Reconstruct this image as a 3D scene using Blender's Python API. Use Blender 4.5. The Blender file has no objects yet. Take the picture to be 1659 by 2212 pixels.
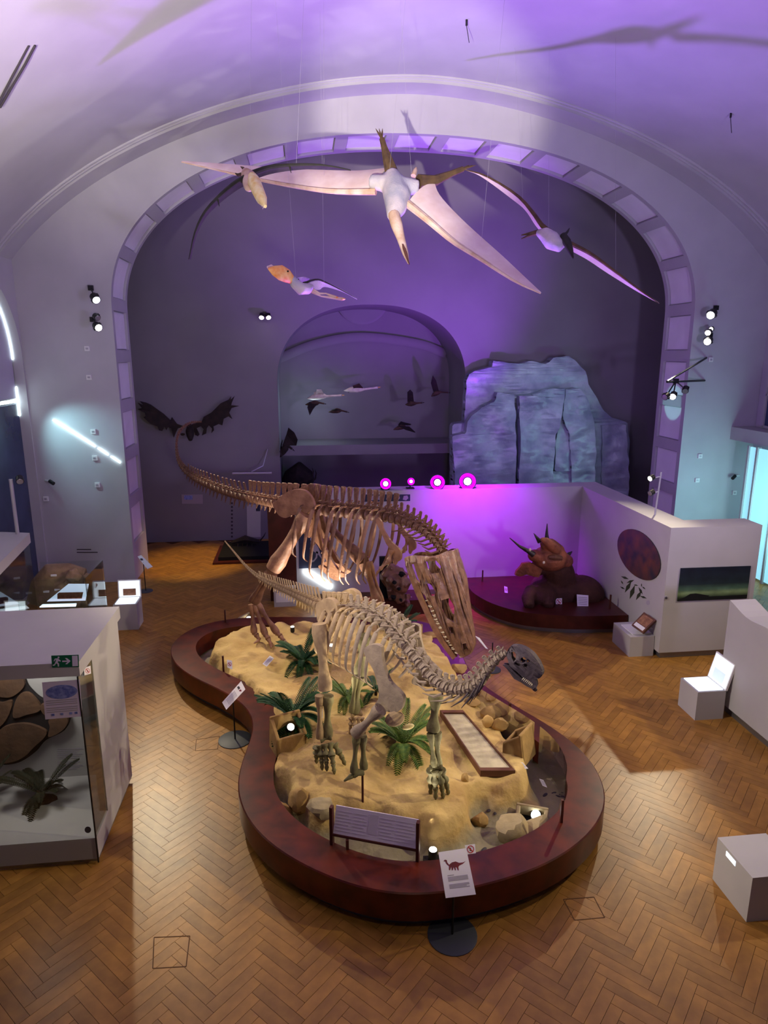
import bpy, bmesh, math, random
import numpy as np
from mathutils import Vector, Matrix, noise as mnoise
from mathutils.geometry import tessellate_polygon

random.seed(7)
scene = bpy.context.scene
col = scene.collection

# ------------------------------------------------------------------ camera
F, CX, CY, CAM_H = 1450.0, 829.5, 1106.0, 5.0
PITCH = math.atan(340 / 1450.0)
YAW = math.radians(6.7)
_cy, _sy, _cp, _sp = math.cos(YAW), math.sin(YAW), math.cos(PITCH), math.sin(PITCH)
FW = Vector((_sy * _cp, _cy * _cp, -_sp))
RT = Vector((_cy, -_sy, 0))
UP = RT.cross(FW)
EYE = Vector((0, 0, CAM_H))
cam_data = bpy.data.cameras.new('camera')
cam_data.sensor_fit = 'VERTICAL'
cam_data.sensor_height = 24.0
cam_data.lens = F / 2212.0 * 24.0
cam_data.clip_end = 200
cam = bpy.data.objects.new('camera', cam_data)
cam.matrix_world = Matrix(((RT.x, UP.x, -FW.x, 0), (RT.y, UP.y, -FW.y, 0), (RT.z, UP.z, -FW.z, CAM_H), (0, 0, 0, 1)))
col.objects.link(cam)
scene.camera = cam


# surveying helpers: where the line of sight of a photo point meets a real plane of the hall
def ray(x, y):
    return FW + RT * ((x - CX) / F) - UP * ((y - CY) / F)
def PZ(x, y, z=0.0):
    d = ray(x, y); return EYE + d * ((z - CAM_H) / d.z)
def PY(x, y, Y):
    d = ray(x, y); return EYE + d * (Y / d.y)
def PX(x, y, X):
    d = ray(x, y); return EYE + d * (X / d.x)

# ------------------------------------------------------------------ world and exposure
world = bpy.data.worlds.new('hall_dark')
scene.world = world
world.use_nodes = True
world.node_tree.nodes['Background'].inputs[0].default_value = (0.30, 0.27, 0.42, 1)
world.node_tree.nodes['Background'].inputs[1].default_value = 0.09
scene.view_settings.view_transform = 'Standard'
scene.view_settings.look = 'None'
scene.view_settings.gamma = 1.0
scene.view_settings.use_curve_mapping = False
scene.view_settings.exposure = 0.08
scene.cycles.adaptive_threshold = 0.03
scene.cycles.max_bounces = 6
scene.cycles.diffuse_bounces = 3
scene.cycles.glossy_bounces = 2
scene.cycles.transmission_bounces = 2
scene.cycles.transparent_max_bounces = 10


# ------------------------------------------------------------------ lamps of the hall and unseen fill lamps
def lamp(name, kind, loc, target, power, color, size=0.15, angle=60, blend=0.5):
    d = bpy.data.lights.new(name, kind)
    d.energy = power
    d.color = color
    if kind == 'AREA':
        d.shape = 'DISK'; d.size = size
    else:
        d.shadow_soft_size = size
    if kind == 'SPOT':
        d.spot_size = math.radians(angle); d.spot_blend = blend
    o = bpy.data.objects.new(name, d)
    o.location = loc
    if target is not None:
        o.rotation_euler = (Vector(target) - Vector(loc)).to_track_quat('-Z', 'Y').to_euler()
    col.objects.link(o)
    return o

WARM = (1.0, 0.85, 0.58)
AMBER = (1.0, 0.62, 0.22)
CREAM = (1.0, 0.90, 0.78)
VIOLET = (0.34, 0.16, 1.0)
MAGENTA = (0.36, 0.07, 1.0)
LILAC = (0.60, 0.50, 1.0)
CYAN = (0.45, 0.92, 1.0)
# spots on the piers, then unseen side and balcony spots, some added as fill
lamp('pier_spot', 'SPOT', (-3.9, 14.6, 6.2), (0.2, 8.0, 0.4), 1700, WARM, 0.07, 40, 0.6)
lamp('pier_spot', 'SPOT', (8.9, 14.5, 5.9), (0.2, 6.0, 0.6), 1400, WARM, 0.04, 40, 0.6)
lamp('pier_spot', 'SPOT', (8.9, 14.5, 5.6), (0.0, 10.0, 1.2), 220, CREAM, 0.08, 30, 0.6)
lamp('unseen_side_spot', 'SPOT', (8.3, 3.7, 6.4), (0.4, 7.2, 1.3), 1500, WARM, 0.035, 34, 0.5)
lamp('unseen_side_spot', 'SPOT', (9.8, 7.0, 6.6), (3.2, 8.0, 0.0), 950, WARM, 0.15, 74, 0.8)  # unseen spot added as floor fill
lamp('unseen_side_spot', 'SPOT', (-4.8, 5.5, 6.6), (5.8, 7.4, 1.2), 2300, CREAM, 0.12, 44, 0.8)  # unseen spot added to brighten the wavy panel and partition
lamp('unseen_side_spot', 'SPOT', (-5.2, 9.5, 6.6), (0.2, 8.2, 0.6), 420, WARM, 0.10, 44, 0.8)  # unseen spot added as fill from the left
lamp('unseen_balcony_spot', 'SPOT', (-1.4, -0.4, 3.9), (2.7, 15.0, 9.9), 9000, CREAM, 0.05, 18, 0.6)
lamp('unseen_balcony_spot', 'SPOT', (0.6, 0.6, 7.4), (0.9, 4.6, 0.0), 150, WARM, 0.25, 120, 0.9)  # unseen lamp added as warm fill from above the camera
lamp('ceiling_wash', 'SPOT', (-4.6, 5.6, 5.6), (-3.7, 9.0, 8.7), 2100, CREAM, 0.2, 76, 1.0)
lamp('ceiling_wash', 'SPOT', (0.4, 1.0, 4.2), (-1.5, 12.5, 9.8), 900, CREAM, 0.3, 100, 1.0)
# violet stage lamps on the partition wall, then unseen lilac and magenta lamps added
lamp('violet_wash', 'SPOT', (3.0, 13.0, 2.6), (2.6, 8.6, 10.2), 2300, VIOLET, 0.14, 116, 1.0)
lamp('violet_wash', 'SPOT', (4.6, 13.9, 2.7), (2.6, 18.3, 8.0), 1900, MAGENTA, 0.10, 80, 0.8)
lamp('lilac_fill', 'SPOT', (6.6, 2.4, 3.2), (2.5, 13.5, 9.2), 1700, LILAC, 0.35, 110, 1.0)  # unseen lamp added as lilac ambient fill
lamp('lilac_fill', 'SPOT', (-3.0, 1.0, 3.6), (4.0, 11.5, 9.6), 800, LILAC, 0.35, 100, 1.0)  # second unseen lilac lamp, added as fill from the left
lamp('magenta_wash', 'SPOT', (3.2, 12.2, 3.9), (3.5, 13.36, 1.7), 1300, (0.42, 0.0, 1.0), 0.05, 85, 1.0)  # unseen lamp added in front of the partition to tint it violet
# far room
lamp('amber_spot', 'SPOT', (-2.2, 15.6, 4.2), (-2.8, 16.3, 0.0), 520, (1.0, 0.66, 0.16), 0.06, 44, 0.7)
lamp('niche_lamp', 'POINT', (0.2, 19.4, 3.6), None, 16, (0.62, 0.86, 1.0), 0.2)
lamp('rock_lamp', 'SPOT', (6.4, 15.6, 5.6), (6.4, 17.9, 3.0), 80, (0.60, 0.80, 1.0), 0.1, 75, 0.9)
# daylight falling in at the sides; other lamps here are added and unseen
lamp('daylight_left', 'SPOT', (-5.6, 14.2, 4.05), (-4.6, 15.0, 3.0), 95, CYAN, 0.05, 84, 1.0)
lamp('daylight_beam', 'SPOT', (-5.4, 13.6, 4.15), (8.95, 15.62, 3.86), 2600, (0.35, 1.0, 0.90), 0.02, 3.6, 0.3)
lamp('stage_spill', 'POINT', (3.4, 14.2, 2.7), None, 100, (0.36, 0.02, 1.0), 0.12)  # unseen point lamp added to imitate violet spill behind the stage lamps
lamp('swan_fill', 'SPOT', (1.4, 18.7, 5.7), (0.9, 19.3, 4.1), 26, CREAM, 0.04, 34, 0.6)  # unseen spot added to brighten the swans
lamp('daylight_right', 'AREA', (9.9, 12.6, 1.7), (8.8, 15.0, 1.6), 60, CYAN, 1.2)
lamp('case_fill', 'AREA', (-3.0, 6.6, 2.03), (-3.0, 6.75, 0.3), 9, (1.0, 0.95, 0.9), 0.5)  # unseen lamp added under the roof to lift the showcase interior


# ------------------------------------------------------------------ materials
def C(r, g, b):
    f = lambda u: (u / 255 / 12.92) if u / 255 <= 0.04045 else ((u / 255 + 0.055) / 1.055) ** 2.4
    return (f(r), f(g), f(b), 1.0)

MATS = {}
def mat(name, c1, c2=None, scale=6.0, rough=0.7, metal=0.0, emit=0.0, ecol=None, bump=0.0, bscale=None, detail=4.0, spec=0.3, stretch=None, rnd=0.0, coat=0.0):
    m = bpy.data.materials.new(name); MATS[name] = m
    m.use_nodes = True
    nt = m.node_tree; N = nt.nodes; L = nt.links
    b = N['Principled BSDF']
    b.inputs['Roughness'].default_value = rough
    b.inputs['Metallic'].default_value = metal
    b.inputs['Specular IOR Level'].default_value = spec
    b.inputs['Coat Weight'].default_value = coat
    b.inputs['Base Color'].default_value = c1
    tc = N.new('ShaderNodeTexCoord')
    src = tc.outputs['Object']
    if stretch:
        mp = N.new('ShaderNodeMapping'); mp.inputs['Scale'].default_value = stretch
        L.new(src, mp.inputs['Vector']); src = mp.outputs['Vector']
    out = None
    if c2 is not None:
        nz = N.new('ShaderNodeTexNoise'); nz.inputs['Scale'].default_value = scale; nz.inputs['Detail'].default_value = detail
        L.new(src, nz.inputs['Vector'])
        rp = N.new('ShaderNodeValToRGB')
        rp.color_ramp.elements[0].position = 0.34; rp.color_ramp.elements[0].color = c1
        rp.color_ramp.elements[1].position = 0.68; rp.color_ramp.elements[1].color = c2
        L.new(nz.outputs['Fac'], rp.inputs['Fac']); out = rp.outputs['Color']
    if rnd > 0:
        oi = N.new('ShaderNodeObjectInfo'); ge = N.new('ShaderNodeNewGeometry')
        ad = N.new('ShaderNodeMath'); ad.operation = 'ADD'
        L.new(oi.outputs['Random'], ad.inputs[0]); L.new(ge.outputs['Random Per Island'], ad.inputs[1])
        fr = N.new('ShaderNodeMath'); fr.operation = 'FRACT'; L.new(ad.outputs[0], fr.inputs[0])
        mr = N.new('ShaderNodeMapRange'); mr.inputs['To Min'].default_value = 1 - rnd; mr.inputs['To Max'].default_value = 1 + rnd * 0.6
        L.new(fr.outputs[0], mr.inputs['Value'])
        mx = N.new('ShaderNodeVectorMath'); mx.operation = 'SCALE'
        if out is None: mx.inputs[0].default_value = c1[:3]
        else: L.new(out, mx.inputs[0])
        L.new(mr.outputs['Result'], mx.inputs['Scale']); out = mx.outputs[0]
    if out is not None:
        L.new(out, b.inputs['Base Color'])
    if emit > 0:
        b.inputs['Emission Strength'].default_value = emit
        b.inputs['Emission Color'].default_value = ecol or c1
    if bump > 0:
        bn = N.new('ShaderNodeTexNoise'); bn.inputs['Scale'].default_value = bscale or scale * 3; bn.inputs['Detail'].default_value = 6
        L.new(src, bn.inputs['Vector'])
        bp = N.new('ShaderNodeBump'); bp.inputs['Strength'].default_value = bump; bp.inputs['Distance'].default_value = 0.03
        L.new(bn.outputs['Fac'], bp.inputs['Height']); L.new(bp.outputs['Normal'], b.inputs['Normal'])
    return m

def glass(name, tint=(1, 1, 1, 1), refl=0.12, rough=0.03):
    m = bpy.data.materials.new(name); MATS[name] = m
    m.use_nodes = True; nt = m.node_tree; N = nt.nodes; L = nt.links
    for n in list(N): N.remove(n)
    o = N.new('ShaderNodeOutputMaterial'); t = N.new('ShaderNodeBsdfTransparent'); g = N.new('ShaderNodeBsdfGlossy'); x = N.new('ShaderNodeMixShader')
    t.inputs[0].default_value = tint; g.inputs['Roughness'].default_value = rough
    fr = N.new('ShaderNodeFresnel'); fr.inputs[0].default_value = 1.45
    ma = N.new('ShaderNodeMath'); ma.operation = 'MULTIPLY'; ma.inputs[1].default_value = refl * 8
    L.new(fr.outputs[0], ma.inputs[0]); L.new(ma.outputs[0], x.inputs[0])
    L.new(t.outputs[0], x.inputs[1]); L.new(g.outputs[0], x.inputs[2]); L.new(x.outputs[0], o.inputs[0])
    return m

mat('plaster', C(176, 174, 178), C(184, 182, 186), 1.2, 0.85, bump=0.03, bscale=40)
mat('plaster_dark', C(120, 116, 122), C(128, 124, 130), 0.7, 0.9)  # darker plaster copy; the niche's dimness is put into its colour
mat('coffer', C(226, 224, 228), C(234, 232, 236), 2.0, 0.85)
mat('white_paint', C(170, 167, 166), C(176, 173, 172), 2.0, 0.55)
mat('white_bright', C(225, 224, 222), None, rough=0.4)
mat('plank', C(142, 100, 42), C(164, 118, 52), 7.0, 0.36, spec=0.35, rnd=0.20, stretch=None)
mat('joint', C(92, 64, 36), None, rough=0.8)
mat('curb_wood', C(62, 20, 10), C(92, 31, 14), 5.0, 0.32, spec=0.35, coat=0.08)
mat('curb_side', C(70, 22, 14), C(90, 32, 20), 5.0, 0.35, spec=0.4)
mat('plinth_metal', C(140, 140, 145), None, rough=0.35, metal=0.8)
mat('sand', C(208, 180, 118), C(178, 146, 90), 2.2, 0.95, bump=0.9, bscale=9, detail=6)
mat('sand_grey', C(150, 140, 112), C(172, 156, 118), 3.0, 0.95, bump=0.4, bscale=12)
mat('rock', C(196, 160, 100), C(150, 122, 78), 3.0, 0.95, bump=0.6, bscale=8)
mat('rock_grey', C(150, 138, 112), C(176, 156, 116), 3.0, 0.95, bump=0.5, bscale=10)
mat('bone_rex', C(124, 86, 64), C(162, 118, 88), 7.0, 0.5, bump=0.25, bscale=30, spec=0.4)
mat('bone_rex_dark', C(92, 60, 46), C(126, 88, 66), 7.0, 0.5, bump=0.25, bscale=30, spec=0.4)
mat('bone_skull', C(104, 74, 58), C(142, 104, 80), 9.0, 0.4, bump=0.4, bscale=26, spec=0.5)
mat('bone_saur', C(178, 152, 116), C(148, 124, 96), 8.0, 0.75, bump=0.25, bscale=30)
mat('bone_saur_grey', C(138, 122, 106), C(162, 144, 122), 8.0, 0.75, bump=0.25, bscale=30)
mat('bone_saur_green', C(128, 122, 84), C(106, 100, 72), 6.0, 0.7, bump=0.25, bscale=30)
mat('skull_dark', C(70, 60, 66), C(92, 80, 80), 8.0, 0.6, bump=0.3, bscale=30)
mat('tooth', C(214, 200, 172), None, rough=0.35)
mat('steel_black', C(22, 22, 24), None, rough=0.45, spec=0.4)
mat('black_matte', C(10, 10, 12), None, rough=0.9)
mat('iron_red', C(74, 34, 30), None, rough=0.5)
mat('grey_disc', C(62, 66, 70), None, rough=0.5)
mat('frond', C(36, 84, 40), C(20, 54, 30), 9.0, 0.6)
mat('frond_light', C(104, 124, 48), C(56, 96, 44), 9.0, 0.6)
mat('frond_dark', C(30, 34, 22), C(44, 46, 28), 9.0, 0.7)
mat('bark', C(70, 50, 32), C(46, 32, 22), 14.0, 0.9, bump=0.5)
mat('paper', C(226, 224, 228), None, rough=0.6)
mat('paper_lilac', C(206, 196, 220), None, rough=0.6)
mat('ink', C(160, 154, 166), None, rough=0.7)
mat('ink_soft', C(190, 180, 204), None, rough=0.7)
mat('ink_dark', C(58, 52, 60), None, rough=0.7)
mat('red_print', C(176, 40, 44), None, rough=0.6)
mat('maroon_print', C(120, 36, 44), C(90, 40, 50), 12.0, 0.6)
mat('exit_green', C(14, 92, 62), None, rough=0.5)
mat('blue_print', C(84, 96, 168), C(140, 150, 206), 26.0, 0.6)
mat('lamp_white', C(255, 255, 255), None, emit=14, ecol=(1, 0.95, 0.85, 1))
mat('lamp_cool', C(255, 255, 255), None, emit=12, ecol=(0.85, 0.95, 1, 1))
mat('lamp_magenta', C(255, 220, 255), None, emit=9, ecol=(1.0, 0.35, 1.0, 1))
mat('glow_magenta', C(200, 20, 255), None, emit=1.6, ecol=(0.75, 0.0, 1.0, 1))  # emission for the ring added as lamp glow
mat('lamp_off', C(180, 180, 180), None, rough=0.2, metal=0.6)
mat('slit_light', C(255, 255, 255), None, emit=9, ecol=(0.78, 0.98, 1, 1))
mat('lightbox', C(240, 248, 255), None, emit=0.95, ecol=(0.80, 0.92, 1, 1))
mat('lightbox_soft', C(200, 215, 235), None, emit=0.55, ecol=(0.62, 0.78, 1, 1))
mat('boards_glow', C(150, 220, 235), None, emit=0.75, ecol=(0.36, 0.82, 0.95, 1))  # cyan light on the boards put in as emission
mat('dark_pane', C(40, 50, 78), C(58, 72, 104), 0.8, 0.25, spec=0.5)
mat('pale_pane', C(176, 170, 190), None, rough=0.5)
mat('aluminium', C(176, 174, 180), None, rough=0.4, metal=0.3)
mat('wood_brown', C(104, 66, 48), C(84, 52, 38), 4.0, 0.5)
mat('wood_dark', C(60, 24, 16), C(78, 32, 22), 5.0, 0.4)
mat('membrane', C(214, 196, 188), C(200, 176, 166), 4.0, 0.75)
mat('ptero_fur', C(208, 186, 168), C(178, 146, 116), 5.0, 0.9, bump=0.3, bscale=60)
mat('ptero_grey', C(150, 150, 160), C(200, 188, 184), 3.0, 0.9, bump=0.3, bscale=60)
mat('ptero_brown', C(92, 72, 44), C(64, 48, 34), 8.0, 0.8)
mat('ptero_dark', C(46, 46, 36), C(34, 34, 28), 8.0, 0.8)
mat('beak_cream', C(236, 226, 170), C(226, 196, 110), 12.0, 0.5)
mat('beak_orange', C(214, 128, 52), C(230, 190, 120), 9.0, 0.5)
mat('bird_dark', C(30, 26, 26), C(44, 36, 34), 8.0, 0.9)
mat('bird_brown', C(84, 62, 52), C(52, 40, 36), 9.0, 0.9)
mat('swan', C(226, 216, 200), C(196, 184, 168), 9.0, 0.9)
mat('antler', C(34, 28, 26), C(50, 40, 34), 8.0, 0.8)
mat('trike_skin', C(150, 88, 58), C(100, 56, 40), 5.0, 0.65, bump=0.6, bscale=18)
mat('trike_dark', C(66, 40, 32), C(84, 52, 38), 5.0, 0.8, bump=0.6, bscale=18)
mat('horn', C(52, 42, 40), C(36, 30, 30), 10.0, 0.4)
mat('ice_rock', C(150, 158, 172), C(112, 120, 140), 2.2, 0.35, bump=0.7, bscale=5, spec=0.6)
mat('slab_fossil', C(196, 184, 154), C(158, 148, 126), 5.0, 0.8, bump=0.6, bscale=14)
mat('fossil_rock', C(150, 124, 98), C(104, 86, 70), 3.0, 0.85, bump=0.6, bscale=12)
mat('fossil_plate', C(100, 74, 56), C(80, 60, 48), 5.0, 0.8, bump=0.3)
mat('fossil_gap', C(34, 30, 32), None, rough=0.9)
mat('card_brown', C(156, 110, 80), C(120, 80, 60), 20.0, 0.6)
mat('poster_navy', C(40, 44, 62), C(48, 54, 74), 10.0, 0.5)
mat('print_pale', C(150, 140, 150), None, rough=0.6)
mat('leaf_print', C(50, 56, 36), None, rough=0.7)
glass('clear_glass', (0.93, 0.96, 0.95, 1), 0.10)
glass('case_glass', (0.95, 0.96, 0.95, 1), 0.06)


# ------------------------------------------------------------------ mesh helpers
def cr(pts, n):
    """Catmull-Rom through points of any dimension; n samples per span."""
    P = [np.array(p, float) for p in pts]
    P = [2 * P[0] - P[1]] + P + [2 * P[-1] - P[-2]]
    out = []
    for i in range(1, len(P) - 2):
        for k in range(n):
            t = k / n
            a, b, c, d = P[i - 1], P[i], P[i + 1], P[i + 2]
            out.append(0.5 * ((2 * b) + (c - a) * t + (2 * a - 5 * b + 4 * c - d) * t * t + (3 * b - 3 * c + d - a) * t ** 3))
    out.append(P[-2])
    return out

def closed_cr(pts, n):
    P = [np.array(p, float) for p in pts]; m = len(P); out = []
    for i in range(m):
        a, b, c, d = P[i - 1], P[i], P[(i + 1) % m], P[(i + 2) % m]
        for k in range(n):
            t = k / n
            out.append(0.5 * ((2 * b) + (c - a) * t + (2 * a - 5 * b + 4 * c - d) * t * t + (3 * b - 3 * c + d - a) * t ** 3))
    return out

class MB:
    def __init__(s): s.v = []; s.f = []
    def add(s, vs, fs):
        o = len(s.v); s.v += [tuple(v) for v in vs]; s.f += [tuple(i + o for i in f) for f in fs]; return s
    def box(s, c, size, R=None):
        hx, hy, hz = size[0] / 2, size[1] / 2, size[2] / 2
        vs = [Vector((x, y, z)) for x in (-hx, hx) for y in (-hy, hy) for z in (-hz, hz)]
        if R is not None: vs = [R @ v for v in vs]
        c = Vector(c)
        return s.add([v + c for v in vs], [(0, 1, 3, 2), (4, 6, 7, 5), (0, 4, 5, 1), (2, 3, 7, 6), (0, 2, 6, 4), (1, 5, 7, 3)])
    def bx(s, x0, x1, y0, y1, z0, z1):
        return s.box(((x0 + x1) / 2, (y0 + y1) / 2, (z0 + z1) / 2), (abs(x1 - x0), abs(y1 - y0), abs(z1 - z0)))
    def tube(s, pts, radii, n=8, up=(0, 0, 1), cap=True):
        P = [Vector(p) for p in pts]; m = len(P)
        if not isinstance(radii, (list, tuple)) or (isinstance(radii, tuple) and len(radii) == 2 and m != 2): radii = [radii] * m
        o = len(s.v); u = Vector(up)
        for i, p in enumerate(P):
            t = (P[min(i + 1, m - 1)] - P[max(i - 1, 0)])
            if t.length < 1e-9: t = Vector((0, 0, 1))
            t.normalize()
            a = u - t * u.dot(t)
            if a.length < 1e-3: a = t.orthogonal()
            a.normalize(); u = a if abs(Vector(up).dot(t)) > 0.95 else Vector(up) if up != (0, 0, 1) else a
            b = t.cross(a)
            r = radii[i]; ra, rb = (r if isinstance(r, (tuple, list)) else (r, r))
            for k in range(n):
                th = 2 * math.pi * k / n
                s.v.append(tuple(p + a * (math.cos(th) * ra) + b * (math.sin(th) * rb)))
        for i in range(m - 1):
            for k in range(n):
                k2 = (k + 1) % n
                s.f.append((o + i * n + k, o + i * n + k2, o + (i + 1) * n + k2, o + (i + 1) * n + k))
        if cap:
            s.f.append(tuple(o + k for k in range(n))[::-1]); s.f.append(tuple(o + (m - 1) * n + k for k in range(n)))
        return s
    def ball(s, c, r, seg=12, rings=8, R=None, jit=0.0):
        c = Vector(c); r = r if isinstance(r, (tuple, list)) else (r, r, r); o = len(s.v)
        for i in range(1, rings):
            ph = math.pi * i / rings
            for k in range(seg):
                th = 2 * math.pi * k / seg
                v = Vector((math.sin(ph) * math.cos(th), math.sin(ph) * math.sin(th), math.cos(ph)))
                if jit: v = v * (1 + jit * mnoise.noise(v * 1.7 + c * 3.1))
                v = Vector((v.x * r[0], v.y * r[1], v.z * r[2]))
                s.v.append(tuple((R @ v if R is not None else v) + c))
        for zz in (1, -1):
            v = Vector((0, 0, zz * r[2])); s.v.append(tuple((R @ v if R is not None else v) + c))
        tp = o + (rings - 1) * seg; bt = tp + 1
        for k in range(seg):
            k2 = (k + 1) % seg
            s.f.append((tp, o + k, o + k2)); b0 = o + (rings - 2) * seg; s.f.append((bt, b0 + k2, b0 + k))
            for i in range(rings - 2):
                s.f.append((o + i * seg + k, o + (i + 1) * seg + k, o + (i + 1) * seg + k2, o + i * seg + k2))
        return s
    def lathe(s, prof, c=(0, 0, 0), n=24, R=None, cap=True):
        """prof: (r, z) list."""
        c = Vector(c); o = len(s.v); m = len(prof)
        for r, z in prof:
            for k in range(n):
                th = 2 * math.pi * k / n; v = Vector((r * math.cos(th), r * math.sin(th), z))
                s.v.append(tuple((R @ v if R is not None else v) + c))
        for i in range(m - 1):
            for k in range(n):
                k2 = (k + 1) % n; s.f.append((o + i * n + k, o + i * n + k2, o + (i + 1) * n + k2, o + (i + 1) * n + k))
        if cap: s.f.append(tuple(o + k for k in range(n))[::-1]); s.f.append(tuple(o + (m - 1) * n + k for k in range(n)))
        return s
    def plate(s, outline, holes, fn, t, sub=0):
        """2-D outline with holes, thickened by t through fn(u, v, w) -> point."""
        loops = [outline] + list(holes)
        tri = tessellate_polygon([[Vector((p[0], p[1], 0)) for p in l] for l in loops])
        flat = [p for l in loops for p in l]; o = len(s.v); m = len(flat)
        if sub:
            ids = []; q = 0
            for l in loops: ids.append(list(range(q, q + len(l)))); q += len(l)
            flat = list(flat); tri = [tuple(x) for x in tri]
            for _ in range(sub):
                mid = {}
                def mp(a, b):
                    k = (min(a, b), max(a, b))
                    if k not in mid:
                        mid[k] = len(flat); flat.append(((flat[a][0] + flat[b][0]) / 2, (flat[a][1] + flat[b][1]) / 2))
                    return mid[k]
                nt = []
                for a, b, c in tri:
                    ab, bc, ca = mp(a, b), mp(b, c), mp(c, a)
                    nt += [(a, ab, ca), (ab, b, bc), (ca, bc, c), (ab, bc, ca)]
                tri = nt
                ids = [[x for i in range(len(l)) for x in (l[i], mid.get((min(l[i], l[(i + 1) % len(l)]), max(l[i], l[(i + 1) % len(l)])), None)) if x is not None] for l in ids]
            m = len(flat)
            s.v += [tuple(fn(p[0], p[1], 0.0)) for p in flat] + [tuple(fn(p[0], p[1], t)) for p in flat]
            for a, b, c in tri:
                s.f.append((o + a, o + b, o + c)); s.f.append((o + m + c, o + m + b, o + m + a))
            for l in ids:
                for i in range(len(l)):
                    a, b = l[i], l[(i + 1) % len(l)]; s.f.append((o + b, o + a, o + m + a, o + m + b))
            return s
        s.v += [tuple(fn(p[0], p[1], 0.0)) for p in flat] + [tuple(fn(p[0], p[1], t)) for p in flat]
        for a, b, c in tri:
            s.f.append((o + a, o + b, o + c)); s.f.append((o + m + c, o + m + b, o + m + a))
        q = 0
        for l in loops:
            k = len(l)
            for i in range(k):
                a, b = q + i, q + (i + 1) % k
                s.f.append((o + b, o + a, o + m + a, o + m + b))
            q += k
        return s
    def mesh(s, name):
        me = bpy.data.meshes.new(name); me.from_pydata(s.v, [], s.f)
        bm = bmesh.new(); bm.from_mesh(me)
        bmesh.ops.recalc_face_normals(bm, faces=bm.faces)
        bm.to_mesh(me); bm.free()
        return me
    def build(s, name, m, parent=None, smooth=True, M=None, auto=40):
        me = s.mesh(name)
        return link(name, me, m, parent, smooth, M, auto)

WT = {}
def link(name, me, m, parent=None, smooth=True, M=None, auto=40):
    o = bpy.data.objects.new(name, me)
    if m is not None and len(me.materials) == 0: me.materials.append(MATS[m] if isinstance(m, str) else m)
    if smooth and len(me.polygons):
        me.polygons.foreach_set('use_smooth', [True] * len(me.polygons))
        if auto:
            me.set_sharp_from_angle(angle=math.radians(auto))
    col.objects.link(o)
    if parent is not None:
        o.parent = parent
        o.matrix_parent_inverse = Matrix.Translation(-WT.get(parent.name, Vector((0, 0, 0))))
    if M is not None: o.matrix_basis = M
    return o

def tag(o, label, cat, group=None, kind=None):
    if label: o['label'] = label
    if cat: o['category'] = cat
    if group: o['group'] = group
    if kind: o['kind'] = kind
    return o

def thing(name, label, cat, loc=(0, 0, 0), group=None):
    o = bpy.data.objects.new(name, None); o.location = loc; o.empty_display_size = 0.1
    col.objects.link(o); WT[o.name] = Vector(loc)
    return tag(o, label, cat, group)

def struct(name, mb, m, parent=None, smooth=False, label=None, auto=40):
    o = mb.build(name, m, parent, smooth, auto=auto)
    if parent is None: o['kind'] = 'structure'
    if label: o['label'] = label
    return o

def stuff(o): o['kind'] = 'stuff'; return o

def tree_copy(root, loc, rotz=0.0, scale=1.0, label=None):
    r = root.copy(); col.objects.link(r)
    r.location = loc; r.rotation_euler = (0, 0, rotz); r.scale = (scale,) * 3
    if label: r['label'] = label
    for ch in list(root.children):
        c = ch.copy(); col.objects.link(c); c.parent = r
        for g in ch.children:
            d = g.copy(); col.objects.link(d); d.parent = c
    return r

def rot_to(direction, up=(0, 0, 1)):
    """rotation whose X axis is direction and Z is near up."""
    x = Vector(direction).normalized(); z = Vector(up); z = z - x * z.dot(x)
    if z.length < 1e-4: z = x.orthogonal()
    z.normalize(); y = z.cross(x)
    return Matrix(((x.x, y.x, z.x), (x.y, y.y, z.y), (x.z, y.z, z.z)))

# ================================================================== THE SETTING
Y1, Y2, YB = 15.02, 16.32, 18.3          # arch front, arch back, rear wall
XL, XR = -5.75, 10.75                     # side walls of the hall
ACX, AHW, AZS, ATOP, APW = 2.5, 6.4, 5.9, 9.42, 2.2

def arch_pt(cx, hw, zs, top, p, a):
    c, s_ = math.cos(a), math.sin(a)
    return (cx + hw * math.copysign(abs(c) ** (2 / p), c), zs + (top - zs) * abs(s_) ** (2 / p))

def arch_line(cx, hw, zs, top, p, n=96):
    """from left foot over the crown to right foot, (x, z)."""
    L_ = [arch_pt(cx, hw, zs, top, p, math.pi - math.pi * i / n) for i in range(n + 1)]
    return [(L_[0][0], 0.0)] + L_ + [(L_[-1][0], 0.0)]

def resample(poly, step):
    d = [0]
    for a, b in zip(poly, poly[1:]): d.append(d[-1] + math.dist(a, b))
    n = max(2, int(round(d[-1] / step))); out = []; j = 0
    for i in range(n + 1):
        t = d[-1] * i / n
        while j < len(d) - 2 and d[j + 1] < t: j += 1
        f = (t - d[j]) / max(1e-9, d[j + 1] - d[j])
        out.append(tuple(poly[j][k] + (poly[j + 1][k] - poly[j][k]) * f for k in range(len(poly[0]))))
    return out, d[-1]

# ---- floor: dark bed and herringbone planks
fl = struct('floor', MB().bx(-10, 14, -3, 21, -0.10, -0.012), 'joint', label='golden brown herringbone parquet floor of the hall')
PLL, PLW = 0.50, 0.10
cells = []
ca, sa = math.cos(math.radians(45)), math.sin(math.radians(45))
for i in range(-260, 261):
    for j in range(-40, 41):
        ox, oy = i * PLW + j * PLL, i * PLW - j * PLL
        for cx_, cy_, ang in ((ox + PLL / 2, oy + PLW / 2, 0), (ox - PLW / 2, oy + PLL / 2, 1)):
            wx, wy = cx_ * ca - cy_ * sa + 2.0, cx_ * sa + cy_ * ca + 9.0
            if -5.7 < wx < 10.6 and 2.0 < wy < 18.2:
                cells.append((wx, wy, ang))

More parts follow.
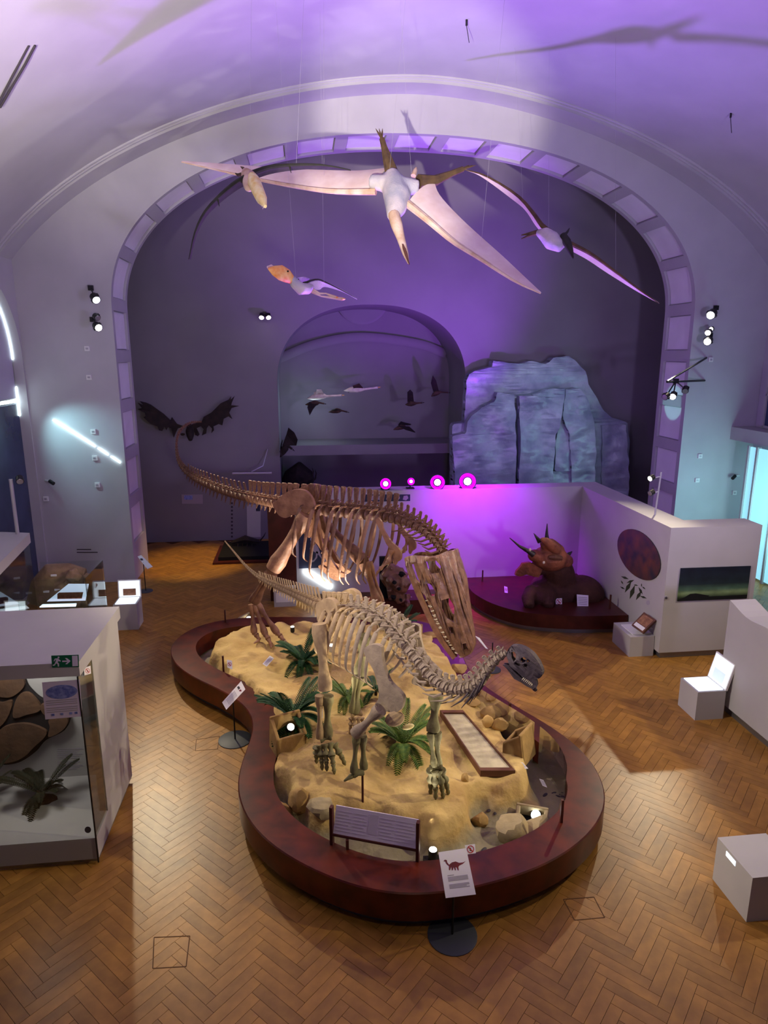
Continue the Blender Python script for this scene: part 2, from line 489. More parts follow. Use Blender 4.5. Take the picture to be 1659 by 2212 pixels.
def seen_size(wx, wy):
    q = Vector((wx, wy, -CAM_H)); d = q.dot(FW)
    px, py = CX + F * q.dot(RT) / d, CY - F * q.dot(UP) / d
    ok = -40 < px < 1700 and py < 2260
    # under the case, the platform or the big panel: not seen
    if -3.9 < wx < -2.0 and 5.9 < wy < 7.6: ok = False
    if (wx - 1.1) ** 2 / 3.2 + (wy - 6.9) ** 2 / 3.6 < 1: ok = False
    return (0 if ok else 1, d)
cells.sort(key=lambda c: seen_size(c[0], c[1]))
g = 0.0016
pm = MB().bx(-PLL / 2 + g, PLL / 2 - g, -PLW / 2 + g, PLW / 2 - g, -0.012, 0.0).mesh('plank')
rest = MB()
for k, (wx, wy, ang) in enumerate(cells):
    a = math.radians(45 + 90 * ang)
    if k < 300:
        link('plank', pm, 'plank', fl, False, Matrix.Translation((wx, wy, 0)) @ Matrix.Rotation(a, 4, 'Z'))
    else:
        R = Matrix.Rotation(a, 3, 'Z'); o = len(rest.v)
        hx, hy = PLL / 2 - g, PLW / 2 - g
        for x, y in ((-hx, -hy), (hx, -hy), (hx, hy), (-hx, hy)):
            v = R @ Vector((x, y, 0)); rest.v.append((wx + v.x, wy + v.y, 0.0)); 
        for x, y in ((-hx, -hy), (hx, -hy), (hx, hy), (-hx, hy)):
            v = R @ Vector((x, y, 0)); rest.v.append((wx + v.x, wy + v.y, -0.012))
        rest.f += [(o, o + 1, o + 2, o + 3), (o, o + 4, o + 5, o + 1), (o + 1, o + 5, o + 6, o + 2), (o + 2, o + 6, o + 7, o + 3), (o + 3, o + 7, o + 4, o)]
stuff(rest.build('plank_field', 'plank', fl, False))
for i, (q, lab) in enumerate(((((333, 2025), (410, 2022), (402, 2088), (330, 2092)), 'square hatch outline in the parquet at lower left'), (((1217, 1943), (1283, 1938), (1306, 1982), (1241, 1988)), 'square hatch outline in the parquet in front of the white cube seat'), (((424, 1598), (474, 1590), (470, 1618), (422, 1622)), 'square hatch outline in the parquet by the left sign stand'))):
    P = [PZ(x, y, 0.0) for x, y in q]
    mb = MB()
    for a, b in zip(P, P[1:] + P[:1]):
        d = (b - a).normalized(); n = Vector((-d.y, d.x, 0)) * 0.004
        mb.add([a - n, a + n, b + n, b - n] + [v + Vector((0, 0, 0.002)) for v in (a - n, a + n, b + n, b - n)], [(0, 1, 2, 3), (4, 5, 6, 7), (0, 1, 5, 4), (1, 2, 6, 5), (2, 3, 7, 6), (3, 0, 4, 7)])
    tag(mb.build('floor_hatch', 'joint', None, False), lab, 'hatch')

# ---- the great arch with its coffered soffit
fine, total = resample(arch_line(ACX, AHW, AZS, ATOP, APW, 160), 0.02)
nf = len(fine)
def normal2(i):
    a, b = fine[max(0, i - 2)], fine[min(nf - 1, i + 2)]
    dx, dz = b[0] - a[0], b[1] - a[1]; l = math.hypot(dx, dz)
    return (-dz / l, dx / l)
RD = 0.07
outer = [(fine[i][0] + RD * normal2(i)[0], max(0.0, fine[i][1] + RD * normal2(i)[1])) for i in range(nf)]
sub = list(range(0, nf, 8)) + [nf - 1]
ol = [(-12, 0)] + [outer[i] for i in sub] + [(16, 0), (16, 12.5), (-12, 12.5)]
wall_arch = struct('wall_arch', MB().plate(ol, [], lambda x, z, w: (x, Y1 + w, z), Y2 - Y1), 'plaster', label='pale plaster wall with the great arch')
for (a, b) in ((Y1, Y1 + 0.14), (Y2 - 0.14, Y2)):
    ring = [fine[i] for i in sub] + [outer[i] for i in reversed(sub)]
    MB().plate(ring, [], lambda x, z, w, a=a: (x, a - 0.002 + w, z), b - a + 0.002).build('arch_ring', 'plaster', wall_arch, True)
mid_i = nf // 2
PER, CL = 1.06, 0.80
k0 = int(total / 2 / PER)
edges = []
for k in range(-k0, k0 + 1):
    s0, s1 = k * PER - CL / 2, k * PER + CL / 2
    i0, i1 = mid_i + int(s0 / 0.02), mid_i + int(s1 / 0.02)
    if i0 < 0 or i1 >= nf: continue
    edges.append((i0, i1))
prev = 0
for (i0, i1) in edges + [(nf - 1, nf - 1)]:
    idx = list(range(prev, i0 + 1, 4)) + ([i0] if (i0 - prev) % 4 else [])
    if len(idx) >= 2:
        MB().plate([fine[i] for i in idx] + [outer[i] for i in reversed(idx)], [], lambda x, z, w: (x, Y1 + 0.138 + w, z), Y2 - Y1 - 0.276).build('arch_rib', 'plaster', wall_arch, True)
    prev = i1
for (i0, i1) in edges:
    idx = list(range(i0 + 1, i1, 4)) + [i1 - 1]
    inn = [(outer[i][0] - 0.02 * normal2(i)[0], outer[i][1] - 0.02 * normal2(i)[1]) for i in idx]
    MB().plate(inn + [outer[i] for i in reversed(idx)], [], lambda x, z, w: (x, Y1 + 0.17 + w, z), Y2 - Y1 - 0.34).build('coffer_panel', 'coffer', wall_arch, True)

# ---- vault
def vault_z(x): return 5.1 + 5.1 * max(0.0, 1 - abs((x - 2.45) / 9.0) ** 1.8) ** (1 / 1.8)
vx = [XL - 0.35 + (XR - XL + 0.7) * i / 70 for i in range(71)]
low = [(x, vault_z(x)) for x in vx]
struct('ceiling', MB().plate(low + [(x, z + 0.25) for x, z in reversed(low)], [], lambda x, z, w: (x, -4 + w, z), Y1 + 4), 'plaster', smooth=True, label='vaulted plaster ceiling washed in violet light')
band = [(x, z - 0.055) for x, z in low]
struct('trim_1', MB().plate(band + [(x, z + 0.01) for x, z in reversed(low)], [], lambda x, z, w: (x, 14.42 + w, z), Y1 - 14.42), 'plaster', smooth=True, label='flat plaster rib of the vault along the arch wall')
for i, yy in enumerate((14.20, 14.32)):
    struct('trim_%d' % (i + 2), MB().tube([(x, yy, z - 0.012) for x, z in low], 0.022, 6), 'plaster', smooth=True, label='thin plaster moulding beside the vault rib')

# ---- side walls
cY, rr, zs = 13.28, 1.70, 4.9
hole = [(cY - rr, 0.02)] + [(cY + rr * math.cos(math.pi - math.pi * i / 40), zs + rr * math.sin(math.pi * i / 40)) for i in range(41)] + [(cY + rr, 0.02)]
struct('wall_left', MB().plate([(-4, 0), (Y1, 0), (Y1, 9), (-4, 9)], [hole], lambda y, z, w: (XL - w, y, z), 0.20), 'plaster', label='left plaster wall with an arched recess')
win = struct('window_1', MB().plate([(cY - rr - .1, 0), (cY + rr + .1, 0), (cY + rr + .1, 4.0), (cY - rr - .1, 4.0)], [], lambda y, z, w: (XL - 0.20 - w, y, z), 0.06), 'dark_pane', label='dark blue screen closing the arched recess')
upper = [p for p in hole if p[1] > 4.12]
upper = [(cY - rr, 4.12)] + upper + [(cY + rr, 4.12)]
MB().plate([(cY + (y - cY) * 0.985, z - (0.04 if z > 4.2 else 0)) for y, z in upper], [], lambda y, z, w: (XL - 0.20 - w, y, z), 0.06).build('pale_screen', 'pale_pane', win, False)
MB().bx(XL - 0.25, XL - 0.215, cY - rr, cY + rr, 4.03, 4.09).build('light_gap', 'slit_light', win, False)
arcpts = [(cY + rr * 0.992 * math.cos(math.radians(a)), zs + rr * 0.992 * math.sin(math.radians(a))) for a in range(0, 90, 3)]
MB().tube([(XL - 0.19, y, z) for y, z in arcpts], 0.013, 6).build('light_gap', 'slit_light', win)
MB().tube([(XL - 0.19, cY + rr * 0.995, z) for z in (3.75, 4.0, 4.35)], 0.018, 6).build('light_gap', 'slit_light', win)
struct('wall_right', MB().bx(XR, XR + 0.4, -4, Y1, 0, 9), 'plaster', label='right plaster wall')
w2 = struct('glow_boards', MB().bx(XR - 0.66, XR - 0.62, 11.2, 14.2, 0.05, 2.95), 'boards_glow', label='tall pale boards with cool daylight put in as a glow')  # pale boards; the daylight on them is put in as a glowing pane
for y in (11.2, 12.2, 13.2, 13.9, 14.2):
    MB().bx(XR - 0.70, XR - 0.60, y - 0.03, y + 0.03, 0.0, 2.98).build('mullion', 'white_paint', w2, False)
struct('trim_4', MB().bx(XR - 0.62, XR, 10.5, Y1, 3.02, 3.32), 'white_paint', label='pale gallery ledge on the right wall')
w3 = struct('window_3', MB().bx(XR - 0.10, XR - 0.04, 11.5, 14.6, 3.35, 4.7), 'dark_pane', label='dim window above the gallery ledge')
for z in (3.36, 4.1, 4.68): MB().bx(XR - 0.14, XR - 0.04, 11.5, 14.6, z - 0.03, z + 0.03).build('mullion', 'white_paint', w3, False)
for y in (11.5, 13.0, 14.6): MB().bx(XR - 0.14, XR - 0.04, y - 0.03, y + 0.03, 3.35, 4.7).build('mullion', 'white_paint', w3, False)

# ---- room behind the arch
nar = arch_line(1.85, 2.55, 4.2, 6.28, 2.3, 48)
nar = [(x, max(z, 0.9)) for x, z in nar]
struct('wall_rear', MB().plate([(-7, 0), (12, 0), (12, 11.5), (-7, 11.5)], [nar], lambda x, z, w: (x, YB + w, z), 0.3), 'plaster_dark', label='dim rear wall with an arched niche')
nout = [(1.85 + (x - 1.85) * 1.05, 0.8 if z < 1 else z + 0.12) for x, z in nar]
ninn = [(1.85 + (x - 1.85) * 1.004, 0.895 if z < 1 else z + 0.005) for x, z in nar]
mbn = MB()
mbn.plate(nout, [ninn], lambda x, z, w: (x, YB + 0.3 + w, z), 1.9)
mbn.plate([(-1.2, 0.7), (4.9, 0.7), (4.9, 6.6), (-1.2, 6.6)], [], lambda x, z, w: (x, YB + 2.2 + w, z), 0.1)
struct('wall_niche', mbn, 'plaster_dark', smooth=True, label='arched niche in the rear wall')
arc = cr([PY(600, 776, 20.3), PY(680, 744, 20.3), PY(780, 728, 20.3), PY(900, 742, 20.3), PY(965, 764, 20.3)], 8)
struct('trim_5', MB().tube([Vector(p) + Vector((0, 0.08, 0)) for p in arc], (0.13, 0.05), 8), 'plaster_dark', smooth=True, label='curved cornice inside the niche')
struct('trim_6', MB().lathe([(0.02, 0), (0.78, 0.0), (0.80, 0.03), (0.74, 0.06), (0.02, 0.06)], PY(782, 640, 20.42) , 32, Matrix.Rotation(math.radians(90), 3, 'X')), 'plaster_dark', label='round plaster disc high in the niche')  # plain plaster disc on the back of the niche
struct('trim_7', MB().bx(-0.66, 4.36, 19.0, 20.45, 2.22, 2.50), 'plaster_dark', label='pale ledge across the niche under the birds')
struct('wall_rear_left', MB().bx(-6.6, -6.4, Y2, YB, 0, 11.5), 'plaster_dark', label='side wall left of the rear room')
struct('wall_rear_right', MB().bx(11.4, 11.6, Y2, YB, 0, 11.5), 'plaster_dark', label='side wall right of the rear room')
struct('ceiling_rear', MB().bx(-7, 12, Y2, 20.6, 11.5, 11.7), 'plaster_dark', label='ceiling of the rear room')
struct('floor_rear', MB().bx(-7, 12, 18.6, 21, 0.0, 0.02), 'joint', label='floor of the niche room')
d1 = struct('door_1', MB().bx(-4.62, -4.42, 17.2, 18.2, 0, 1.5), 'wood_dark', label='red brown wooden door edge beside the left pier')
MB().bx(-4.42, -4.40, 17.3, 18.1, 0.1, 1.4).build('door_panel', 'wood_brown', d1, False)

# ---- partition wall with its metal foot
pw = struct('wall_partition', MB().bx(-0.25, 6.28, 13.36, 13.80, 0.12, 2.29).bx(5.80, 6.28, 9.83, 13.36, 0.12, 2.29).bx(6.28, 7.38, 9.83, 10.30, 0.12, 2.29), 'white_paint', label='white free standing partition wall bent around the horned dinosaur')
MB().bx(-0.2, 6.2, 13.42, 13.76, 0, 0.12).bx(5.86, 6.22, 9.89, 13.42, 0, 0.12).bx(6.22, 7.3, 9.89, 10.24, 0, 0.12).build('metal_foot', 'plinth_metal', pw, False)
MB().bx(-0.80, -0.26, 13.36, 13.80, 0.0, 2.1).build('wooden_end', 'wood_dark', pw, False)

# rail and hooks on the vault
def on_vault(x, y):
    d = ray(x, y); t = 1.0
    for _ in range(400):
        q = EYE + d * t
        if q.z > vault_z(q.x): break
        t += 0.05
    return EYE + d * (t - 0.05)
rl = thing('ceiling_rail', 'thin grey double rail fixed to the vault at upper left', 'rail', on_vault(40, 160))
for dx in (0, 14):
    MB().tube([on_vault(62 + dx, 98), on_vault(40 + dx, 140), on_vault(18 + dx * .8, 182), on_vault(-8 + dx * .6, 232)], .014, 6).build('rail', 'ink_dark', rl)
for x, y, lab in ((1008, 46, 'small dark hook in the vault near the top centre'), (1579, 246, 'small dark hook in the vault on the right')):
    q = on_vault(x, y); t = thing('ceiling_hook', lab, 'hook', q)
    MB().tube([q + Vector((0, 0, .06)), q - Vector((0, 0, .06))], .018, 6).build('eye', 'steel_black', t)
    MB().tube([q - Vector((0, 0, .06)), q - Vector((-.05, 0, .30))], .006, 5).build('cord', 'steel_black', t)

# ================================================================== THE PLATFORM
CZ = 0.42                                   # height of the curb top
curb_px = [(690, 1333), (640, 1332), (585, 1332), (530, 1333), (480, 1338), (430, 1350), (392, 1368), (368, 1392), (366, 1414), (380, 1438), (414, 1462), (470, 1487), (520, 1515), (545, 1545), (549, 1572), (538, 1605), (523, 1640), (512, 1680), (511, 1710), (522, 1748), (546, 1789), (582, 1823), (635, 1859), (693, 1888), (765, 1915), (837, 1931), (900, 1934), (1008, 1922), (1090, 1900), (1171, 1873), (1239, 1833), (1280, 1797), (1307, 1754), (1312, 1716), (1301, 1681), (1272, 1632), (1225, 1591), (1171, 1556), (1117, 1526), (1068, 1496), (1036, 1472), (1012, 1445), (998, 1412), (984, 1382), (955, 1354), (900, 1338), (800, 1332)]
raw = [PZ(x, y, CZ) for x, y in curb_px]
ring0, _ = resample([(p.x, p.y) for p in raw] + [(raw[0].x, raw[0].y)], 0.12)
ring0 = [np.array(p) for p in ring0[:-1]]
for _k in range(6):
    ring0 = [(ring0[i - 1] + 2 * ring0[i] + ring0[(i + 1) % len(ring0)]) / 4 for i in range(len(ring0))]
area = sum(ring0[i - 1][0] * ring0[i][1] - ring0[i][0] * ring0[i - 1][1] for i in range(len(ring0)))
if area < 0: ring0.reverse()
def offset(r, d):
    out = []
    n = len(r)
    for i in range(n):
        t = r[(i + 1) % n] - r[i - 1]; t = t / np.linalg.norm(t)
        out.append(r[i] + np.array([-t[1], t[0]]) * d)   # inward for a counter-clockwise ring
    for _k in range(3): out = [(out[i - 1] + 2 * out[i] + out[(i + 1) % n]) / 4 for i in range(n)]
    return out
ring_in = offset(ring0, 0.38)
ring_foot = offset(ring0, 0.10)

def ring_solid(ro, ri, z0, z1, bevel=0.0):
    mb = MB(); n = len(ro)
    prof = [(0, z0), (0, z1 - bevel), (bevel, z1), (1, z1), (1, z0)]
    rows = []
    for u, z in prof:
        rows.append([(float(a[0] + (b[0] - a[0]) * (u if u == 1 else u / 0.38)), float(a[1] + (b[1] - a[1]) * (u if u == 1 else u / 0.38)), z) for a, b in zip(ro, ri)])
    vs = [v for r in rows for v in r]; m = len(rows); fs = []
    for j in range(m):
        j2 = (j + 1) % m
        for i in range(n):
            i2 = (i + 1) % n
            fs.append((j * n + i, j * n + i2, j2 * n + i2, j2 * n + i))
    return mb.add(vs, fs)

pc = np.mean(ring0, axis=0)
plat = thing('display_platform', 'guitar shaped red brown wooden platform with a sandy landscape in the middle of the hall', 'platform', (float(pc[0]), float(pc[1]), 0))
ring_solid(ring0, ring_in, 0.13, CZ, 0.012).build('wooden_curb', 'curb_wood', plat, True)
ring_solid(ring_foot, offset(ring0, 0.3), 0.0, 0.13).build('metal_foot', 'plinth_metal', plat, True)

def inside(px, py, poly):
    P = np.array(poly); c = np.zeros(px.shape, bool); n = len(P); j = n - 1
    for i in range(n):
        xi, yi, xj, yj = P[i][0], P[i][1], P[j][0], P[j][1]
        if yi != yj:
            c ^= ((yi > py) != (yj > py)) & (px < (xj - xi) * (py - yi) / (yj - yi) + xi)
        j = i
    return c
def dist_poly(px, py, poly):
    P = np.array(poly); d = np.full(px.shape, 1e9)
    for i in range(len(P)):
        a, b = P[i - 1], P[i]; ab = b - a; l2 = float(ab @ ab) + 1e-12
        t = np.clip(((px - a[0]) * ab[0] + (py - a[1]) * ab[1]) / l2, 0, 1)
        d = np.minimum(d, np.hypot(px - a[0] - t * ab[0], py - a[1] - t * ab[1]))
    return d
def smooth01(t): t = np.clip(t, 0, 1); return t * t * (3 - 2 * t)

plateau_px = [(440, 1392), (500, 1366), (560, 1348), (640, 1346), (720, 1346), (820, 1346), (900, 1352), (950, 1372), (975, 1410), (1000, 1455), (1040, 1500), (1085, 1560), (1130, 1620), (1160, 1668), (1140, 1698), (1080, 1710), (1035, 1722), (1026, 1745), (985, 1772), (900, 1776), (800, 1768), (700, 1748), (632, 1712), (594, 1668), (596, 1610), (598, 1560), (575, 1520), (520, 1480), (455, 1430)]
plateau = [tuple(PZ(x, y, 0.42)[:2]) for x, y in plateau_px]
plateau = [(float(a), float(b)) for a, b in plateau]
def height(X, Y):
    X = np.asarray(X, float); Y = np.asarray(Y, float)
    d = np.where(inside(X, Y, plateau), 1, -1) * dist_poly(X, Y, plateau)
    wob = 0.07 * np.sin(5.1 * X + 1.3 * Y) + 0.05 * np.sin(7.3 * Y - 2.2 * X) + 0.04 * np.sin(13 * X - 9 * Y)
    z = 0.10 + 0.34 * smooth01((d + wob * 0.9 + 0.03) / 0.17)
    z = z + 0.03 * np.sin(2.3 * X + 0.7) * np.sin(2.0 * Y) + 0.018 * np.sin(6 * X + 2 * Y) + 0.010 * np.sin(15 * X - 6 * Y) + 0.008 * np.sin(19 * Y + 5 * X)
    # low swells: the mound under the sauropod's hind leg, the bank at the back
    for (mx, my, r, h) in ((0.35, 7.6, 0.9, 0.10), (-0.7, 10.6, 1.0, 0.08), (1.5, 9.0, 0.9, 0.16), (1.9, 7.6, 0.5, 0.05), (0.9, 5.7, 0.45, 0.05)):
        z = z + h * np.exp(-((X - mx) ** 2 + (Y - my) ** 2) / (r * r))
    return z
def hz(x, y): return float(height(np.array([x]), np.array([y]))[0])

step = 0.04
keep = offset(ring0, 0.30)
xs = np.arange(min(p[0] for p in keep) - step, max(p[0] for p in keep) + step, step)
ys = np.arange(min(p[1] for p in keep) - step, max(p[1] for p in keep) + step, step)
GX, GY = np.meshgrid(xs, ys)
GZ = height(GX, GY)
for i in range(GZ.shape[0]):
    for j in range(GZ.shape[1]):
        GZ[i, j] += 0.06 * mnoise.fractal(Vector((GX[i, j] * 1.7, GY[i, j] * 1.7, 3.0)), 0.9, 2.0, 5) - 0.05 * max(0.0, 0.25 - abs(mnoise.noise(Vector((GX[i, j] * 1.6, GY[i, j] * 1.6, 8.0))))) * 4 * 0.5
IN = inside(GX, GY, keep)
vid = -np.ones(GX.shape, int); mb = MB()
fr = []
for i in range(GX.shape[0] - 1):
    for j in range(GX.shape[1] - 1):
        if IN[i, j] or IN[i + 1, j] or IN[i, j + 1] or IN[i + 1, j + 1]:
            q = []
            for a, b in ((i, j), (i, j + 1), (i + 1, j + 1), (i + 1, j)):
                if vid[a, b] < 0:
                    vid[a, b] = len(mb.v); mb.v.append((float(GX[a, b]), float(GY[a, b]), float(min(GZ[a, b], 0.40) if not IN[a, b] else GZ[a, b])))
                q.append(int(vid[a, b]))
            mb.f.append(tuple(q))
mb.build('sand_landscape', 'sand', plat, True, auto=0)
# the low ground in front is grey dried mud, the raised banks are yellow sand
_nt = MATS['sand'].node_tree; _b = _nt.nodes['Principled BSDF']; _src = _b.inputs['Base Color'].links[0].from_socket
_tc = _nt.nodes.new('ShaderNodeTexCoord'); _sx = _nt.nodes.new('ShaderNodeSeparateXYZ'); _nt.links.new(_tc.outputs['Object'], _sx.inputs[0])
_nz = _nt.nodes.new('ShaderNodeTexNoise'); _nz.inputs['Scale'].default_value = 6; _nt.links.new(_tc.outputs['Object'], _nz.inputs['Vector'])
_ma = _nt.nodes.new('ShaderNodeMath'); _ma.operation = 'MULTIPLY_ADD'; _ma.inputs[1].default_value = 0.16; _nt.links.new(_nz.outputs['Fac'], _ma.inputs[0]); _nt.links.new(_sx.outputs['Z'], _ma.inputs[2])
_mr = _nt.nodes.new('ShaderNodeMapRange'); _mr.inputs['From Min'].default_value = 0.22; _mr.inputs['From Max'].default_value = 0.36; _nt.links.new(_ma.outputs[0], _mr.inputs['Value'])
_mx = _nt.nodes.new('ShaderNodeMix'); _mx.data_type = 'RGBA'; _mx.inputs[6].default_value = C(140, 132, 106)
_nt.links.new(_mr.outputs['Result'], _mx.inputs[0]); _nt.links.new(_src, _mx.inputs[7]); _nt.links.new(_mx.outputs[2], _b.inputs['Base Color'])

# slim posts standing in the curb
for x, y0, y1 in ((483, 1417, 1448), (487, 1318, 1344), (1100, 1519, 1556), (1212, 1728, 1776)):
    p = PZ(x, y1, CZ); q = p + Vector((0, 0, 0)); h = (PY(x, y0, p.y)).z
    MB().bx(p.x - 0.013, p.x + 0.013, p.y - 0.013, p.y + 0.013, CZ - 0.05, h).build('post', 'iron_red', plat, False)
# glass along the inside of the curb on the right
rin = offset(ring0, 0.40)
gl = [i for i, p in enumerate(rin) if p[0] > 2.0 and p[1] < 8.2 and p[1] > 6.0]
runs = []
for i in gl:
    if runs and i == runs[-1][-1] + 1: runs[-1].append(i)
    else: runs.append([i])
for rn in runs:
    for k in range(0, len(rn) - 2, 12):
        seg = rn[k:k + 12]
        if len(seg) < 3: continue
        mbg = MB(); n = len(seg)
        vs = [(float(rin[i][0]), float(rin[i][1]), z) for z in (0.12, 0.66) for i in seg]
        inn = [(float(rin[i][0]) * 0.999 + 0.001 * 1.1 , float(rin[i][1]) * 0.999 + 0.001 * 7, z) for z in (0.12, 0.66) for i in seg]
        fs = [(a, a + 1, n + a + 1, n + a) for a in range(n - 1)]
        mbg.add(vs, fs)
        mbg.build('glass_pane', 'clear_glass', plat, True)

# ---- boulders and stones
def boulder(mb, c, r, seed, sq=0.8):
    random.seed(seed)
    ox = Vector((random.random() * 50, random.random() * 50, random.random() * 50))
    o = len(mb.v); mb.ball((0, 0, 0), 1.0, 14, 9)
    pl = [(Vector((random.uniform(-1, 1), random.uniform(-1, 1), random.uniform(-0.4, 1))).normalized(), random.uniform(0.55, 0.85)) for _ in range(7)]
    for i in range(o, len(mb.v)):
        v = Vector(mb.v[i]).normalized()
        q = v * (1 + 0.12 * mnoise.noise(v * 2.2 + ox))
        for n_, d_ in pl:
            e = q.dot(n_) - d_
            if e > 0: q = q - n_ * e
        mb.v[i] = (c[0] + q.x * r[0], c[1] + q.y * r[1], c[2] + q.z * r[2])
    return mb
stones = [
    (1060, 1560, .34, (.15, .12, .10), 'rock', 'largest angular tan stone beside the fossil slab'),
    (1020, 1544, .34, (.12, .09, .07), 'rock', 'low flat tan stone behind the fossil slab'),
    (1050, 1587, .34, (.09, .07, .08), 'rock', 'upright tan stone between the fossil slab and the rock lamp box'),
    (1078, 1593, .30, (.12, .09, .10), 'rock', 'wedge shaped tan stone next to the rock lamp box'),
    (1098, 1587, .30, (.07, .06, .06), 'rock', 'small tan stone between the wedge stone and the curb'),
    (1012, 1522, .36, (.10, .12, .09), 'rock', 'rounded tan stone under the sauropod neck'),
    (988, 1500, .40, (.12, .10, .10), 'rock', 'tan stone at the foot of the sandy bank below the long neck'),
    (597, 1645, .30, (.10, .10, .10), 'rock_grey', 'greyish stone between the curb and the left mound'),
    (1035, 1773, .16, (.10, .08, .10), 'rock', 'blocky tan stone fallen off the sand ledge'),
    (1005, 1698, .36, (.05, .05, .07), 'rock', 'small pale stone on the sand ledge beside the front foot'),
    (1108, 1800, .16, (.20, .16, .19), 'rock_grey', 'big rounded grey boulder at the front right of the platform'),
    (1160, 1795, .15, (.17, .15, .16), 'rock_grey', 'rounded grey boulder holding the bright lamp'),
    (1210, 1680, .14, (.10, .09, .08), 'rock_grey', 'dull stone against the curb near the tracks'),
    (1218, 1745, .14, (.08, .07, .09), 'rock_grey', 'rounded stone in front of the right curb post'),
    (600, 1742, .28, (.15, .12, .16), 'rock', 'rough tan boulder leaning on the front left of the sand ledge'),
    (648, 1758, .20, (.13, .12, .16), 'rock', 'knobbly boulder below the front left ledge'),
    (700, 1790, .18, (.18, .14, .12), 'rock_grey', 'broad grey boulder behind the reading desk'),
    (940, 1368, .45, (.30, .24, .16), 'rock', 'smooth sandy hump behind the lamp under the big skull'),
    (905, 1330, .45, (.26, .2, .16), 'rock', 'sandy hump at the back of the platform behind the dark palm'),
    (985, 1440, .42, (.22, .30, .18), 'rock', 'long sandy bank under the jaws of the big skull'),
]
for k, (x, y, z, r, m, lab) in enumerate(stones):
    c = PZ(x, y, z); base = hz(c.x, c.y)
    mb = boulder(MB(), (c.x, c.y, base + r[2] * 0.55), r, 40 + k)
    tag(mb.build('boulder' if r[0] > 0.14 else 'stone', m, None, True, auto=30), lab, 'rock')

# ---- fossil slab in its frame
q = [PZ(x, y, z) for x, y, z in ((950, 1537, .55), (1000, 1537, .55), (1113, 1668, .47), (1038, 1668, .47))]
ct = sum(q, Vector()) / 4
fs_ = thing('fossil_slab', 'framed grey fossil slab lying on the sand beside the front leg', 'fossil slab', (ct.x, ct.y, ct.z - 0.05))
e1, e2 = (q[1] - q[0] + q[2] - q[3]) / 2, (q[3] - q[0] + q[2] - q[1]) / 2
nn = e1.cross(e2).normalized(); nn = nn if nn.z > 0 else -nn
def quad_box(mb, Q, h0, h1):
    lo = [p + nn * h0 for p in Q]; hi = [p + nn * h1 for p in Q]
    return mb.add(lo + hi, [(0, 1, 2, 3), (4, 5, 6, 7), (0, 1, 5, 4), (1, 2, 6, 5), (2, 3, 7, 6), (3, 0, 4, 7)])
quad_box(MB(), [ct + (p - ct) * 0.9 for p in q], -0.06, 0.0).build('stone_plate', 'slab_fossil', fs_, False)
for a, b in ((0, 1), (1, 2), (2, 3), (3, 0)):
    A, B = q[a], q[b]; A2, B2 = ct + (A - ct) * 0.91, ct + (B - ct) * 0.91
    quad_box(MB(), [A, B, B2, A2], -0.06, 0.022).build('frame_bar', 'wood_brown', fs_, False)

# ---- cycads
def frond_mesh(L_, droop, wid, pairs=13, lift=0.8):
    mb = MB(); pts = []
    for i in range(9):
        t = i / 8
        pts.append((L_ * t * (1 - 0.12 * t), 0, L_ * (lift * t - droop * t * t)))
    mb.tube(pts, [0.008 * (1 - 0.8 * i / 8) for i in range(9)], 4)
    P = cr(pts, 3)
    for k in range(pairs):
        t = 0.10 + 0.90 * k / (pairs - 1); i = min(len(P) - 2, int(t * (len(P) - 1)))
        p = Vector(P[i]); tg = (Vector(P[i + 1]) - p).normalized()
        w = wid * (math.sin(math.pi * min(1, 0.12 + t * 0.86)) ** 0.6)
        for sgn in (-1, 1):
            d = (Vector((0, sgn, 0)) * 0.85 + tg * 0.55 + Vector((0, 0, 0.18))).normalized()
            n_ = tg * 0.017
            tip = p + d * w
            u = Vector((0, 0, 0.004))
            mb.add([p - n_, p + n_, tip, p + d * w * 0.55 + n_ * 1.3, p + d * w * 0.55 - n_ * 1.3, p + d * w * .5 - u], [(0, 1, 3, 4), (4, 3, 2), (0, 5, 1), (5, 4, 2), (1, 5, 3), (5, 2, 3)])
    return mb
FM = {}
def cycad(loc, size, label, n=16, m='frond', seed=1, lift=0.9, name='cycad'):
    random.seed(seed)
    t = thing(name, label, 'plant', loc)
    MB().lathe([(0.045 * size, -0.05), (0.06 * size, 0.02), (0.055 * size, 0.10 * size), (0.03 * size, 0.15 * size)], (loc[0], loc[1], loc[2]), 10).build('trunk', 'bark', t)
    for i in range(n):
        key = (m, i % 4)
        if key not in FM:
            me = frond_mesh(1.0, 0.42 + 0.16 * (i % 4), 0.19, 23, lift=1.25 - 0.22 * (i % 4)).mesh('frond'); FM[key] = me
        az = 2 * math.pi * (i * 0.382) + random.uniform(-.2, .2); el = random.uniform(-8, 14)
        M = Matrix.Translation((loc[0], loc[1], loc[2] + 0.12 * size)) @ Matrix.Rotation(az, 4, 'Z') @ Matrix.Rotation(math.radians(-el), 4, 'Y') @ Matrix.Scale(size * random.uniform(0.8, 1.05), 4)
        link('frond', FM[key], m, t, True, M, auto=0)
    return t
def on_sand(x, y, z=0.45):
    p = PZ(x, y, z)
    for _ in range(3): p = PZ(x, y, hz(p.x, p.y))
    return (p.x, p.y, hz(p.x, p.y))
cycad(on_sand(655, 1440), 0.50, 'green palm like plant beside the hind leg, nearest the big theropod foot', 28, 'frond', 3)
cycad(on_sand(632, 1562), 0.56, 'green palm like plant behind the rock lamp box near the waist of the platform', 30, 'frond', 4)
cycad(on_sand(870, 1618), 0.50, 'yellow green palm like plant under the breast plates of the sauropod', 28, 'frond_light', 5)
cycad(on_sand(750, 1515), 0.40, 'low drooping palm like plant between the sauropod hind legs', 18, 'frond_light', 6)
